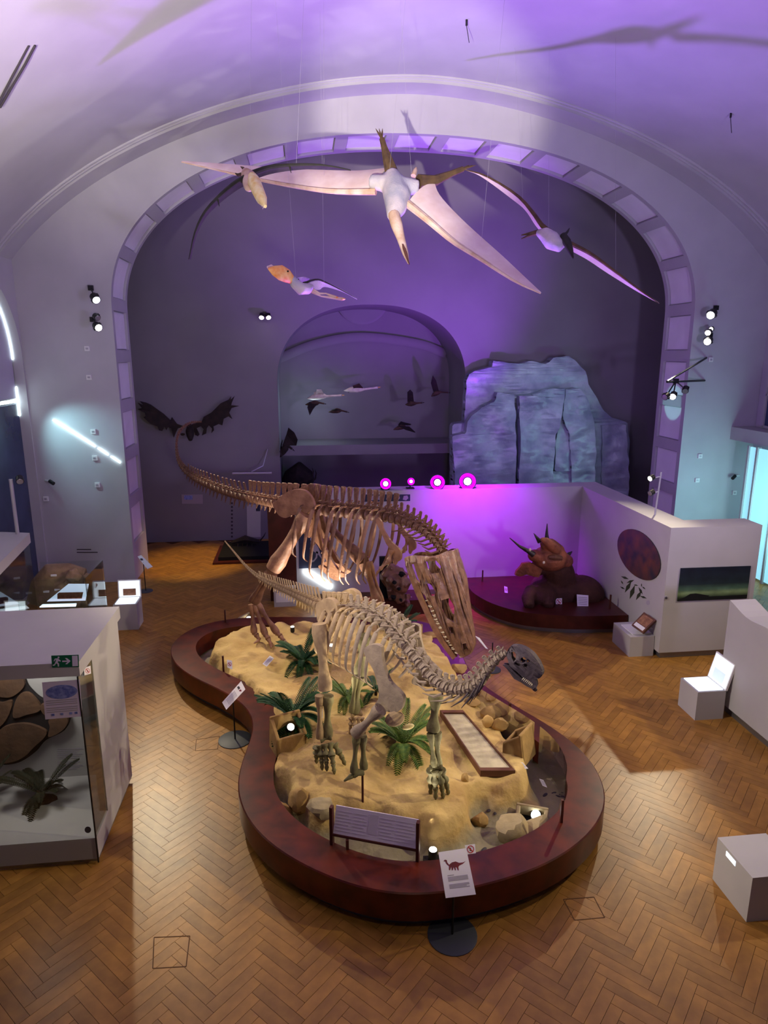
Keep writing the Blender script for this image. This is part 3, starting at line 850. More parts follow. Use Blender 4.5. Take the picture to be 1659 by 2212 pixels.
cycad(on_sand(862, 1366), 0.40, 'dark palm like plant behind the sauropod ribs by the hidden lamp', 20, 'frond', 7)
cycad(on_sand(812, 1500), 0.38, 'small palm like plant seen through the sauropod rib cage', 12, 'frond', 8)

# ---- lamp boxes shaped like rocks
def spot_can(mb_parent, pos, d, r, glow='lamp_white'):
    d = Vector(d).normalized(); R = rot_to(d); p = Vector(pos)
    Rz = R @ Matrix.Rotation(math.radians(90), 3, 'Y')
    can = MB().lathe([(r * 0.5, -r * 2.0), (r * 0.95, -r * 1.6), (r, 0.0), (r * 0.92, 0.02 * r)], p, 18, Rz).build('lamp_can', 'steel_black', mb_parent)
    MB().lathe([(r * 0.05, 0.02 * r), (r * 0.84, 0.02 * r), (r * 0.8, 0.16 * r), (r * 0.05, 0.2 * r)], p, 18, Rz).build('lens', glow, can)
    return can
def rock_lamp(px, w, d, h, face, label, m='rock', lens=0.055, glow='lamp_white', target=None, power=60, cut=None, lcol=WARM):
    """a hollow block open on its sloping face, a black spot inside."""
    c = Vector(on_sand(*px)); t = thing('rock_lamp_box', label, 'lamp box', c)
    fa = Vector((face[0], face[1], 0)).normalized(); sd = Vector((-fa.y, fa.x, 0))
    def P(u, v, z): return c + sd * u + fa * v + Vector((0, 0, z))
    th = 0.035
    mb = MB()
    def slab(a, b, c2, d2, n_):
        o = [Vector(x) for x in (a, b, c2, d2)]
        mb.add(o + [x + Vector(n_) for x in o], [(0, 1, 2, 3), (4, 5, 6, 7), (0, 1, 5, 4), (1, 2, 6, 5), (2, 3, 7, 6), (3, 0, 4, 7)])
    hf = h * 0.45
    slab(P(-w / 2, -d / 2, -.1), P(w / 2, -d / 2, -.1), P(w / 2, -d / 2 + .06, h), P(-w / 2, -d / 2 + .06, h), fa * th)
    for s_ in (-1, 1):
        slab(P(s_ * w / 2, -d / 2, -.1), P(s_ * w / 2, d / 2, -.1), P(s_ * w / 2, d / 2, hf), P(s_ * w / 2, -d / 2 + .06, h), sd * (-s_ * th * 1.3))
    slab(P(-w / 2, d / 2, -.1), P(w / 2, d / 2, -.1), P(w / 2, d / 2, hf), P(-w / 2, d / 2, hf), -fa * th)
    o = mb.build('rock_shell', m, t, True, auto=30)
    bv = o.modifiers.new('soft', 'BEVEL'); bv.width = 0.014; bv.segments = 3
    MB().box(P(0, 0.0, 0.02), (0.01, 0.01, 0.01)).v
    mbi = MB(); mbi.add([P(-w / 2 + th, -d / 2 + th, .0), P(w / 2 - th, -d / 2 + th, .0), P(w / 2 - th, d / 2 - th, .0), P(-w / 2 + th, d / 2 - th, .0), P(-w / 2 + th, -d / 2 + th, .02), P(w / 2 - th, -d / 2 + th, .02), P(w / 2 - th, d / 2 - th, .02), P(-w / 2 + th, d / 2 - th, .02)], [(0, 1, 2, 3), (4, 5, 6, 7), (0, 1, 5, 4), (1, 2, 6, 5), (2, 3, 7, 6), (3, 0, 4, 7)])
    mbi.build('black_lining', 'black_matte', t, False)
    lp = P(w * 0.12, -0.01, h * 0.52)
    dr = (Vector(target) - lp).normalized() if target else (fa + Vector((0, 0, 1))).normalized()
    spot_can(t, lp, dr * 0.35 + (EYE - lp).normalized() * 0.75, lens, glow)
    if target: lamp('platform_spot', 'SPOT', lp + (Vector(target) - lp).normalized() * 0.10 + Vector((0, 0, h * 0.5)), target, power, lcol, 0.03, 75, 0.7)
    return t
rock_lamp((622, 1602), 0.38, 0.30, 0.34, (0.35, -0.9), 'sand coloured rock lamp box beside the near hind foot', lens=0.05, target=(0.8, 7.4, 2.0), power=70)
rock_lamp((1122, 1620), 0.36, 0.28, 0.30, (-0.5, 0.45), 'sand coloured rock lamp box on the right of the fossil slab', lens=0.045, target=(0.2, 7.4, 2.2), power=160)
rock_lamp((1148, 1775), 0.34, 0.26, 0.16, (-0.25, -0.6), 'rock lamp box with the brightest lamp at the front right of the platform', 'rock_grey', lens=0.06, glow='lamp_cool', target=(0.8, 6.6, 2.2), power=90)
rock_lamp((536, 1352), 0.36, 0.30, 0.22, (0.7, -0.5), 'pale rock lamp box behind the theropod foot', 'rock_grey', lens=0.07, target=(0.2, 9.9, 2.4), power=26)
rock_lamp((893, 1372), 0.30, 0.26, 0.18, (-0.2, -0.9), 'rock lamp box half hidden below the big skull', lens=0.06, target=(0.6, 9.4, 2.4), power=26)
c = PZ(935, 1856, .15); c.z = hz(c.x, c.y); t = thing('floor_spot', 'small black drum spotlight at the front edge of the sand', 'spotlight', c)
MB().bx(c.x - .09, c.x + .09, c.y - .05, c.y + .05, c.z - .02, c.z + .03).build('base', 'steel_black', t, False)
can = MB().lathe([(.035, .03), (.045, .04), (.045, .13), (.042, .135)], c, 18).build('lamp_can', 'steel_black', t)
MB().lathe([(.002, .135), (.038, .135), (.036, .142), (.002, .144)], c, 18).build('lens', 'lamp_white', can)
lamp('platform_spot', 'SPOT', c + Vector((0, 0, .19)), (-1.2, 13.6, 10.0), 50, CREAM, 0.018, 50, 0.6)
# small lamp near the back palm
c = Vector(on_sand(632, 1365)); t = thing('floor_spot', 'tiny spotlight lying on the sand behind the green palm', 'spotlight', c)
can = MB().lathe([(.03, 0), (.035, .02), (.035, .09)], c, 14).build('lamp_can', 'steel_black', t)
MB().lathe([(.002, .09), (.03, .09), (.028, .096), (.002, .098)], c, 14).build('lens', 'lamp_white', can)

# ---- reading desk at the front of the platform
a, b = PZ(719, 1868, .30), PZ(903, 1905, .30)
a = PZ(718, 1848, .28); b = PZ(902, 1882, .30)
rd = thing('reading_desk', 'long slanted reading desk on dark legs at the front of the platform', 'reading desk', ((a + b) / 2))
ta, tb = PY(716, 1742, a.y), PY(906, 1775, b.y)
ta.y = a.y; tb.y = b.y
ax = (b - a); ax.z = 0; ax.normalize(); bk = Vector((-ax.y, ax.x, 0))
for p, top in ((a, ta), (b, tb)):
    MB().box((p.x, p.y, (p.z - .1 + top.z) / 2), (.03, .05, top.z - p.z + .1), Matrix.Rotation(math.atan2(ax.y, ax.x), 3, 'Z')).build('end_post', 'iron_red', rd, False)
zlo = PY(718, 1798, a.y).z; zhi = PY(718, 1752, a.y).z
def lect(u, v, w):
    p = a + (b - a) * u; base = Vector((p.x, p.y, zlo + (tb.z - ta.z) * u))
    return base + bk * (v * 0.10) + Vector((0, 0, v * (zhi - zlo))) - bk * w + Vector((0, 0, w * .3))
MB().plate([(0.02, 0), (0.98, 0), (0.98, 1), (0.02, 1)], [], lambda u, v, w: lect(u, v, w), 0.012).build('text_panel', 'paper_lilac', rd, False)
mbt = MB()
for r_ in range(7):
    for u0, u1 in ((0.04, 0.22), (0.24, 0.40), (0.55, 0.72), (0.74, 0.95)):
        v = 0.12 + r_ * 0.115
        mbt.plate([(u0, v), (u1 - 0.03 * (r_ % 3 == 2), v), (u1 - 0.03 * (r_ % 3 == 2), v + .03), (u0, v + .03)], [], lambda u, v, w: lect(u, v, w + .0125), 0.001)
stuff(mbt.build('text_lines', 'ink_soft', rd, False))
MB().plate([(0.42, .2), (0.53, .2), (0.53, .9), (0.42, .9)], [], lambda u, v, w: lect(u, v, w + .0125), 0.001).build('print_patch', 'ink_soft', rd, False)
MB().tube([lect(0, -0.05, 0), lect(1, -0.05, 0)], 0.018, 8).build('rail', 'iron_red', rd)
for u in (0.18,):
    p = a + (b - a) * u - bk * 0.0
    MB().bx(p.x - .014, p.x + .014, p.y - .05, p.y - .022, .3, zlo - .02).build('leg', 'iron_red', rd, False)

c = Vector(on_sand(716, 1408)); t = thing('floor_spot', 'white spotlight on the sand behind the near hind leg', 'spotlight', c)
can = MB().lathe([(.04, 0), (.05, .02), (.05, .11)], c, 14).build('lamp_can', 'white_bright', t)
MB().lathe([(.002, .11), (.045, .11), (.04, .118), (.002, .12)], c, 14).build('lens', 'lamp_white', can)
lamp('platform_spot', 'SPOT', c + Vector((0, 0, .14)), (-0.6, 12.0, 9.8), 330, CREAM, 0.016, 74, 0.6)

# animal tracks pressed into the grey mud
for k, (x, y, a_) in enumerate(((1196, 1708, 20), (1204, 1714, -30), (1211, 1710, 10), (1178, 1712, 40), (1070, 1757, 60), (1058, 1752, 20), (1045, 1838, 40), (1050, 1846, 10))):
    c = PZ(x, y, .14); z = hz(c.x, c.y)
    MB().ball((c.x, c.y, z + .012), (.045, .020, .012), 10, 6, Matrix.Rotation(math.radians(a_), 3, 'Z')).build('footprint', 'ink_dark', plat)

# ================================================================== SKELETONS
def vert_mesh(hs=1.2, tw=0.9, sl=0.45, tilt=0.25, chev=0.0, arch=0.35, twz=0.6):
    """one vertebra: spool, arch, spine, wings; X points to the head, unit diameter and length."""
    mb = MB()
    mb.tube([(-0.47, 0, 0), (-0.40, 0, 0), (-0.2, 0, 0), (0.0, 0, 0), (0.2, 0, 0), (0.40, 0, 0), (0.47, 0, 0)], [0.40, 0.5, 0.40, 0.36, 0.40, 0.5, 0.40], 10)
    mb.box((-0.05, 0, 0.52), (0.42, 0.36, 0.45))
    z0, z1 = 0.68, 0.68 + hs
    mb.plate([(0.12, z0), (-0.22, z0), (-0.22 - tilt * hs * 0.9, z1 - 0.06), (-0.18 - tilt * hs, z1), (-0.18 - tilt * hs + sl, z1), (-0.14 - tilt * hs + sl, z1 - 0.1)], [], lambda x, z, w: (x, -0.06 + w, z), 0.12)
    mb.ball((-0.18 - tilt * hs + sl / 2, 0, z1 - 0.02), (sl * 0.52, 0.10, 0.08), 8, 5)
    for s in (-1, 1):
        if tw > 0:
            mb.tube([(-0.05, s * 0.12, 0.5), (-0.10, s * (0.12 + tw * 0.5), twz), (-0.2, s * (0.15 + tw), twz + 0.12)], [(0.09, 0.18), (0.06, 0.13), (0.05, 0.08)], 6)
        mb.tube([(0.15, s * 0.14, 0.60), (0.62, s * 0.16, 0.78)], [0.10, 0.05], 5)
        mb.tube([(-0.2, s * 0.12, 0.62), (-0.60, s * 0.14, 0.72)], [0.09, 0.05], 5)
    if chev > 0:
        for s in (-1, 1):
            mb.tube([(-0.5, s * 0.16, -0.46), (-0.62, s * 0.05, -0.46 - chev * 0.4), (-0.85, 0, -0.5 - chev)], [0.07, 0.07, 0.05], 5)
    return mb.mesh('vertebra')

def spine(parent, ctrl, protos, m, ratio=1.05, upfn=None):
    """ctrl: (px, py, Y, D); returns stations [(pos, tangent, D, t)]."""
    P = [(*PY(a, b, Y), D) for a, b, Y, D in ctrl]
    C_ = cr(P, 24)
    seg = [0.0]
    for a, b in zip(C_, C_[1:]): seg.append(seg[-1] + float(np.linalg.norm(b[:3] - a[:3])))
    s = 0.0; out = []
    while s < seg[-1]:
        i = min(len(seg) - 2, int(np.searchsorted(seg, s)))
        D = float(C_[i][3]); me, mm, hsc = protos(s / seg[-1]); L_ = max(0.03, D * hsc * (1.35 if D < 0.07 else 1.0))
        mid = min(seg[-1] - 1e-6, s + L_ / 2)
        k = max(1, min(len(seg) - 2, int(np.searchsorted(seg, mid))))
        p = Vector(C_[k][:3]); tg = Vector((C_[min(k + 3, len(C_) - 1)] - C_[max(0, k - 3)])[:3]).normalized()
        t = mid / seg[-1]
        R = rot_to(tg, upfn(t) if upfn else (0, 0, 1))
        M = Matrix.Translation(p) @ R.to_4x4() @ Matrix.Diagonal((L_, D, D, 1))
        link('vertebra', me, mm or m, parent, True, M)
        out.append((p, tg, D, t)); s += L_ * 1.02
    return out

def bone(parent, name, a, b, r, m, bow=(0, 0, 0), prof=(1.7, 1.75, 1.25, 0.95, 0.85, 0.95, 1.3, 1.65, 1.5), flat=1.0, n=10, up=(0, 0, 1)):
    a, b = Vector(a), Vector(b); k = len(prof); bw = Vector(bow)
    pts = [a.lerp(b, i / (k - 1)) + bw * math.sin(math.pi * i / (k - 1)) for i in range(k)]
    if abs((b - a).normalized().z) > 0.9: up = (0.6, -0.8, 0)
    mb = MB().tube(pts, [(r * q, r * q * flat) for q in prof], n, up=up)
    return mb.build(name, m, parent, True, auto=60)

def on_plane(px, py, p0, nrm):
    d = ray(px, py); t = (Vector(p0) - EYE).dot(nrm) / d.dot(nrm)
    return EYE + d * t

def digit(parent, name, pts, r, m, claw=False):
    """chain of short bones with knuckles."""
    mb = MB(); P = [Vector(p) for p in pts]
    for i, (a, b) in enumerate(zip(P, P[1:])):
        q = r * (1 - 0.18 * i); last = i == len(P) - 2
        mb.tube([a.lerp(b, t) for t in (0.02, 0.12, 0.5, 0.86, 0.97)], [q * 0.9, q * 1.15, q * 0.75, q * (0.5 if last else 1.1), q * (0.2 if last else 0.85)], 8)
    return mb.build(name, m, parent, True, auto=60)

def rib_mesh(out, h, w, sweep, r, curl=0.35, hd=(0, 0, 0)):
    pass

def rib(parent, p, tg, side, w, h, sweep, r, m, start=0.10, curl=0.45, tuck=0.0):
    """side: unit vector to the outside; h: drop; sweep along -tg."""
    up = Vector((0, 0, 1)); b = -Vector((tg.x, tg.y, 0)).normalized()
    pr = [(0.10, 0.06, 0), (0.55, 0.05, .03), (0.86, -0.16, .12), (1.0, -0.42, .30), (0.98, -0.66, .55), (0.84, -0.86, .82), (curl, -1.0, 1.0)]
    pts = [p + side * (start + (w - start) * q[0] - (tuck if q is pr[-1] else 0)) + up * (h * q[1]) + b * (sweep * q[2]) for q in pr]
    C_ = [Vector(v) for v in cr([tuple(v) for v in pts], 4)]
    n = len(C_)
    rad = [r * (1.25 - 0.5 * abs(2 * i / (n - 1) - 0.6)) for i in range(n)]
    return MB().tube(C_, [(q * 0.62, q * 1.25) for q in rad], 8, up=tuple(side)).build('rib', m, parent, True, auto=60)

def skull_maker(parent, O, tip, nside, top_px, low_px, holes_px, width, thick, m, jaw_px=None, jaw_w=None, jm=None, rough=1.0):
    a = (Vector(tip) - Vector(O)); Ls = a.length; a.normalize()
    n = Vector(nside); n = (n - a * n.dot(a)).normalized()
    u = a.cross(n)
    if u.x < 0: u = -u
    def loc(px):
        p = on_plane(px[0], px[1], O, n) - Vector(O); return (p.dot(a), p.dot(u))
    top = [loc(p) for p in top_px]; low = [loc(p) for p in low_px]
    outline = cr(top, 3) + cr(low, 3)
    outline = [(float(q[0]), float(q[1])) for q in outline]
    holes = [[loc(p) for p in h] for h in holes_px]
    hcs = [(sum(q[0] for q in h) / len(h), sum(q[1] for q in h) / len(h), max(math.dist(q, h[0]) for q in h) * .5) for h in holes]
    def place(s, t, side, w):
        f = max(0.0, min(1.0, s / Ls)); W = np.interp(f, [0, .3, .6, .85, 1.0], width)
        # flare out toward the tooth row, in toward the roof
        tr = np.interp(s, [q[0] for q in sorted(top)], [q[1] for q in sorted(top)])
        k = (1.0 - 0.42 * math.exp(-abs(tr - t) / (0.06 * Ls)))
        k += 0.16 * rough * mnoise.fractal(Vector((s * 6 / Ls, t * 10 / Ls, 1.3)), 0.9, 2.0, 4)
        hd_ = min((math.hypot(s - hx, t - hy) / hr for hx, hy, hr in hcs), default=9)
        k += 0.16 * math.exp(-((hd_ - 1.15) / 0.28) ** 2)
        return Vector(O) + a * s + u * t + n * (side * (W * k - w))
    mb = MB()
    for sd in (-1, 1):
        mb.plate(outline, holes, lambda s, t, w, sd=sd: place(s, t, sd, w), thick, 2)
    # roof and snout joining both sides
    C_ = [(float(q[0]), float(q[1])) for q in cr(top, 6)]
    for k in range(len(C_) - 1):
        A = [place(*C_[k], 1, 0.0), place(*C_[k], 1, 0) .lerp(place(*C_[k], -1, 0), .5) + u * 0.02, place(*C_[k], -1, 0)]
        B = [place(*C_[k + 1], 1, 0.0), place(*C_[k + 1], 1, 0).lerp(place(*C_[k + 1], -1, 0), .5) + u * 0.02, place(*C_[k + 1], -1, 0)]
        dn = -u * thick
        for i in range(2):
            mb.add([A[i], A[i + 1], B[i + 1], B[i], A[i] + dn, A[i + 1] + dn, B[i + 1] + dn, B[i] + dn], [(0, 1, 2, 3), (7, 6, 5, 4), (0, 4, 5, 1), (3, 2, 6, 7)])
    cran = mb.build('cranium', m, parent, True, auto=35)
    jaw = None
    if jaw_px:
        jo = [loc(p) for p in jaw_px]; mbj = MB()
        def jp(s, t, side, w):
            f = max(0.0, min(1.0, s / Ls)); W = np.interp(f, [0, .3, .6, .85, 1.0], jaw_w)
            return Vector(O) + a * s + u * t + n * (side * (W - w))
        for sd in (-1, 1): mbj.plate(jo, [], lambda s, t, w, sd=sd: jp(s, t, sd, w), thick * 1.5)
        e = max(jo); mbj.tube([jp(e[0] - .02, e[1], 1, .01), jp(e[0], e[1], 0, 0), jp(e[0] - .02, e[1], -1, .01)], 0.02, 8)
        jaw = mbj.build('lower_jaw', jm or m, parent, True, auto=35)
    return cran, jaw, place, loc, (a, u, n, Ls)

# ------------------------------------------------------------------ the big theropod
foot_r = Vector(on_sand(590, 1392))
rex = thing('theropod_skeleton', 'large brown meat eating dinosaur skeleton striding with its head lowered', 'dinosaur skeleton', (0.4, 10.2, 0.42))
V_td = vert_mesh(1.0, 0.7, 0.4, 0.5, 0.9); V_tt = vert_mesh(0.35, 0.2, 0.5, 0.4, 0.6); V_d = vert_mesh(1.45, 1.0, 0.74, 0.0, 0.0); V_h = vert_mesh(1.35, 0.5, 0.80, 0.05, 0.5); V_c = vert_mesh(0.8, 0.75, 0.35, 0.15)
rex_ctrl = [(436, 911, 14.3, .022), (412, 914, 14.2, .036), (394, 926, 14.05, .045), (383, 946, 13.9, .05), (382, 976, 13.65, .07), (390, 1003, 13.3, .092), (415, 1029, 12.9, .116), (452, 1048, 12.4, .136), (500, 1066, 11.9, .15), (550, 1078, 11.4, .155), (600, 1088, 10.95, .175), (650, 1096, 10.6, .19), (700, 1103, 10.38, .19), (745, 1107, 10.2, .19), (800, 1112, 9.95, .185), (850, 1119, 9.7, .18), (885, 1130, 9.5, .17), (915, 1146, 9.3, .16), (940, 1168, 9.1, .15), (958, 1192, 8.92, .13)]
def rex_proto(t):
    if t < 0.22: return V_tt, 'bone_rex_dark', 1.0
    if t < 0.47: return V_td, 'bone_rex_dark', 0.85
    if t < 0.66: return V_h, 'bone_rex', 0.74
    if t < 0.87: return V_d, 'bone_rex_dark', 0.60
    return V_c, 'bone_rex_dark', 0.62
st = spine(rex, rex_ctrl, rex_proto, 'bone_rex', 0.98)
UPV = Vector((0, 0, 1))
dors = [s for s in st if 0.66 < s[3] < 0.90]
nd = len(dors)
for i, (p, tg, D, t) in enumerate(dors):
    f = i / max(1, nd - 1); h = Vector((tg.x, tg.y, 0)).normalized(); sr = h.cross(UPV)
    w = 0.33 + 0.16 * math.sin(math.pi * (0.25 + 0.6 * f)); dr = 0.94 + 0.22 * math.sin(math.pi * (0.15 + 0.75 * f))
    if i % 3 == 1 or f > .93: continue
    for sd in (1, -1):
        rib(rex, p + Vector((0, 0, .06)), tg, sr * sd, w, dr * (0.78 if f < .15 else 1.0), 0.16 + 0.12 * f, 0.022, 'bone_rex' if (i % 3) else 'bone_rex_dark', 0.08, 0.42)
for (p, tg, D, t) in [s for s in st if s[3] >= 0.90]:
    h = Vector((tg.x, tg.y, 0)).normalized(); sr = h.cross(UPV)
    for sd in (1, -1):
        MB().tube([p + sr * sd * .06, p + sr * sd * .13 - tg * .10 - UPV * .10, p + sr * sd * .12 - tg * .30 - UPV * .20], [.016, .016, .006], 6).build('neck_rib', 'bone_rex_dark', rex)
hs_ = min(st, key=lambda s: abs(s[3] - 0.60)); hipP = PY(655, 1098, 10.58)
hd = Vector((0.87, -0.50, 0)).normalized(); sr = hd.cross(UPV)
def Z3(q): return (460 + q[0] / 4.88, 1020 + q[1] / 4.88)
def mirrored(pl, p0, nrm): return [q - nrm * (2 * (q - p0).dot(nrm)) for q in pl]
def plane_bone(parent, name, pxs, p0, nrm, off, th, m, both=True, curve=0.0, auto=45):
    """bone blade drawn in its own upright plane beside the spine; twin on the other side."""
    base = Vector(p0) + nrm * off
    ax = Vector((-nrm.y, nrm.x, 0)).normalized()
    pts = [on_plane(x, y, base, nrm) for x, y in pxs]
    loc2 = [((q - base).dot(ax), q.z) for q in pts]
    loc2 = [(float(a), float(b)) for a, b in closed_cr(loc2, 3)]
    for sd in ((1, -1) if both else (1,)):
        o = Vector(p0) + nrm * (off * sd)
        MB().plate(loc2, [], lambda x, z, w, sd=sd, o=o: Vector((o.x, o.y, 0)) + ax * x + Vector((0, 0, z)) + nrm * (sd * (w - th / 2 + curve * x * x)), th).build(name, m, parent, True, auto=auto)
il = [(665, 340), (700, 300), (760, 245), (820, 208), (900, 195), (975, 212), (1025, 270), (1055, 340), (1055, 385), (1010, 395), (980, 420), (930, 408), (900, 445), (855, 432), (790, 462), (730, 445), (690, 392)]
ilc = (860, 330)
plane_bone(rex, 'ilium', [Z3((ilc[0] + (q[0] - ilc[0]) * 1.12, ilc[1] + (q[1] - ilc[1]) * 1.12)) for q in il], hipP, sr, 0.24, 0.06, 'bone_rex')
pu = [(1000, 400), (1060, 380), (1110, 470), (1130, 560), (1150, 700), (1190, 790), (1260, 930), (1340, 1040), (1400, 1070), (1380, 1100), (1340, 1105), (1350, 1130), (1310, 1140), (1250, 1110), (1200, 1070), (1130, 1010), (1120, 985), (1150, 975), (1210, 1010), (1215, 960), (1170, 860), (1110, 760), (1040, 680), (1000, 560)]
plane_bone(rex, 'pubis', [Z3(q) for q in pu], hipP, sr, 0.09, 0.055, 'bone_rex')
isc = [(985, 470), (1040, 480), (1050, 560), (1020, 620), (1020, 690), (980, 650), (960, 640), (1000, 590)]
plane_bone(rex, 'ischium', [Z3(q) for q in isc], hipP, sr, 0.10, 0.05, 'bone_rex')
# right leg, pushing back
hj = on_plane(661, 1112, hipP + sr * 0.30, sr)
kn = PY(590, 1230, 10.28); an = PY(549, 1299, 10.45)
bone(rex, 'femur', hj, kn, 0.082, 'bone_rex', (0.04, 0, 0.05), prof=(1.5, 1.65, 1.4, 1.2, 1.15, 1.2, 1.4, 1.7, 1.5), n=12)
bone(rex, 'tibia', kn + Vector((-.02, 0, -.05)), an, 0.06, 'bone_rex_dark')
bone(rex, 'fibula', kn + Vector((-.09, -.05, -.04)), an + Vector((-.05, -.04, .02)), 0.03, 'bone_rex_dark')
for k, (ox, tx, ty) in enumerate(((-.10, 560, 1385), (0.0, 586, 1396), (0.10, 614, 1388))):
    toe = Vector(on_sand(tx, ty)) + Vector((0, 0, .03))
    mt = an.lerp(toe, .62) + Vector((ox * .6, 0.05, .06)); mt.z = 0.60
    bone(rex, 'metatarsal', an + Vector((ox * .45, 0, -.05)), mt, 0.036, 'bone_rex')
    kk = Vector(on_sand(tx, ty)); e = kk + Vector((ox * 0.8, -.10, .01))
    digit(rex, 'toe', [mt, mt.lerp(kk, .55) + Vector((0, 0, .03)), kk + Vector((0, 0, .02)), e], 0.042, 'bone_rex')
# left leg, set forward
hl = hipP - sr * 0.30 + Vector((0, 0, -.08)); kl = PY(786, 1214, 9.95); al = PY(817, 1303, 9.85)
bone(rex, 'femur', hl, kl, 0.07, 'bone_rex_dark', n=12)
bone(rex, 'tibia', kl, al, 0.055, 'bone_rex'); bone(rex, 'fibula', kl + Vector((.09, 0, 0)), al + Vector((.06, 0, .02)), 0.028, 'bone_rex')
for k, (ox, tx, ty) in enumerate(((-.09, 838, 1378), (0.0, 862, 1392), (0.10, 884, 1386))):
    kk = Vector(on_sand(tx, ty)); mt = al.lerp(kk, .62) + Vector((ox * .4, 0, .06))
    bone(rex, 'metatarsal', al + Vector((ox * .4, 0, -.04)), mt, 0.034, 'bone_rex')
    digit(rex, 'toe', [mt, mt.lerp(kk, .6) + Vector((0, 0, .03)), kk + Vector((0, 0, .02)), kk + Vector((ox + .08, -.10, .0))], 0.04, 'bone_rex')
# shoulder and small arm
shP = PY(868, 1126, 9.6)
def Z1(q): return (780 + q[0] / 5.925, 1080 + q[1] / 5.925)
sc = [(190, 250), (230, 230), (275, 290), (285, 360), (330, 440), (400, 540), (480, 610), (520, 680), (515, 760), (470, 790), (450, 830), (425, 800), (420, 720), (390, 640), (330, 560), (270, 430), (215, 320)]
plane_bone(rex, 'scapula', [Z1(q) for q in sc], shP, sr, 0.30, 0.04, 'bone_rex')
for sd in (1, -1):
    s0 = on_plane(*Z1((400, 640)), shP + sr * 0.32, sr)
    if sd < 0: s0 = mirrored([s0], shP, sr)[0]
    e0 = s0 + Vector((-.06, -.02, -.17)); w0 = e0 + Vector((-.13, -.03, -.10))
    bone(rex, 'humerus', s0, e0, 0.026, 'bone_rex'); bone(rex, 'forearm', e0, w0, 0.02, 'bone_rex')
    for k in (-1, 1): digit(rex, 'finger', [w0, w0 + Vector((-.04, .02 * k, -.05)), w0 + Vector((-.05, .03 * k, -.11))], 0.012, 'bone_rex')
# belly ribs
# skull
Os = PY(955, 1196, 8.85); Tp = PY(1010, 1410, 8.45)
nsk = Vector((-0.42, -0.88, 0.22))
top = [(985, 1186), (993, 1212), (999, 1232), (1006, 1257), (1010, 1291), (1016, 1325), (1023, 1367), (1025, 1389), (1017, 1410), (1003, 1418)]
low = [(997, 1416), (986, 1400), (977, 1385), (968, 1366), (959, 1346), (950, 1323), (942, 1302), (930, 1282), (914, 1260), (899, 1240), (889, 1218), (884, 1202), (900, 1196), (925, 1197), (950, 1196), (970, 1188)]
hol = [[(900, 1214), (912, 1212), (919, 1230), (918, 1250), (910, 1246), (903, 1230)],
       [(930, 1208), (950, 1206), (962, 1218), (958, 1232), (942, 1234), (932, 1222)],
       [(928, 1256), (942, 1254), (950, 1266), (948, 1282), (936, 1280)],
       [(962, 1290), (978, 1286), (988, 1306), (986, 1338), (972, 1330), (962, 1312)],
       [(975, 1348), (985, 1350), (986, 1364), (977, 1362)],
       [(1003, 1386), (1011, 1384), (1012, 1398), (1004, 1400)]]
jawp = [(889, 1212), (899, 1222), (909, 1250), (922, 1284), (936, 1317), (951, 1352), (965, 1380), (983, 1410), (987, 1418), (979, 1422), (966, 1404), (953, 1382), (940, 1357), (924, 1320), (908, 1282), (894, 1246), (884, 1214)]
cran, jaw, place, loc, (a_, u_, n_, Ls) = skull_maker(rex, Os, Tp, nsk, top, low, hol, [.26, .25, .20, .15, .09], 0.03, 'bone_skull', jawp, [.23, .22, .18, .13, .05], 'bone_rex')
tooth = MB().tube([(0, 0, 0), (0.004, 0, -0.03), (-0.008, 0, -0.062)], [0.013, 0.010, 0.001], 6).mesh('tooth')
for sd in (1, -1):
    for k in range(13):
        f = k / 12; px = (np.interp(f, [0, .3, .6, .85, 1], [941, 954, 970, 986, 999]), np.interp(f, [0, .3, .6, .85, 1], [1304, 1336, 1372, 1400, 1416]))
        s, t = loc(px); p = place(s, t, sd, 0.012)
        link('tooth', tooth, 'tooth', cran, True, Matrix.Translation(p + u_ * .008) @ rot_to(a_, u_).to_4x4() @ Matrix.Scale(1.0 - .3 * abs(f - .5), 4))
    for k in range(11):
        f = k / 10; px = (np.interp(f, [0, .5, 1], [926, 954, 984]), np.interp(f, [0, .5, 1], [1293, 1350, 1408]))
        s, t = loc(px); W = np.interp(max(0, min(1, s / Ls)), [0, .3, .6, .85, 1.0], [.23, .22, .18, .13, .05])
        p = Os + a_ * s + u_ * t + n_ * (sd * (W - .02))
        link('tooth', tooth, 'tooth', jaw, True, Matrix.Translation(p) @ rot_to(a_, -u_).to_4x4() @ Matrix.Scale(0.8, 4))
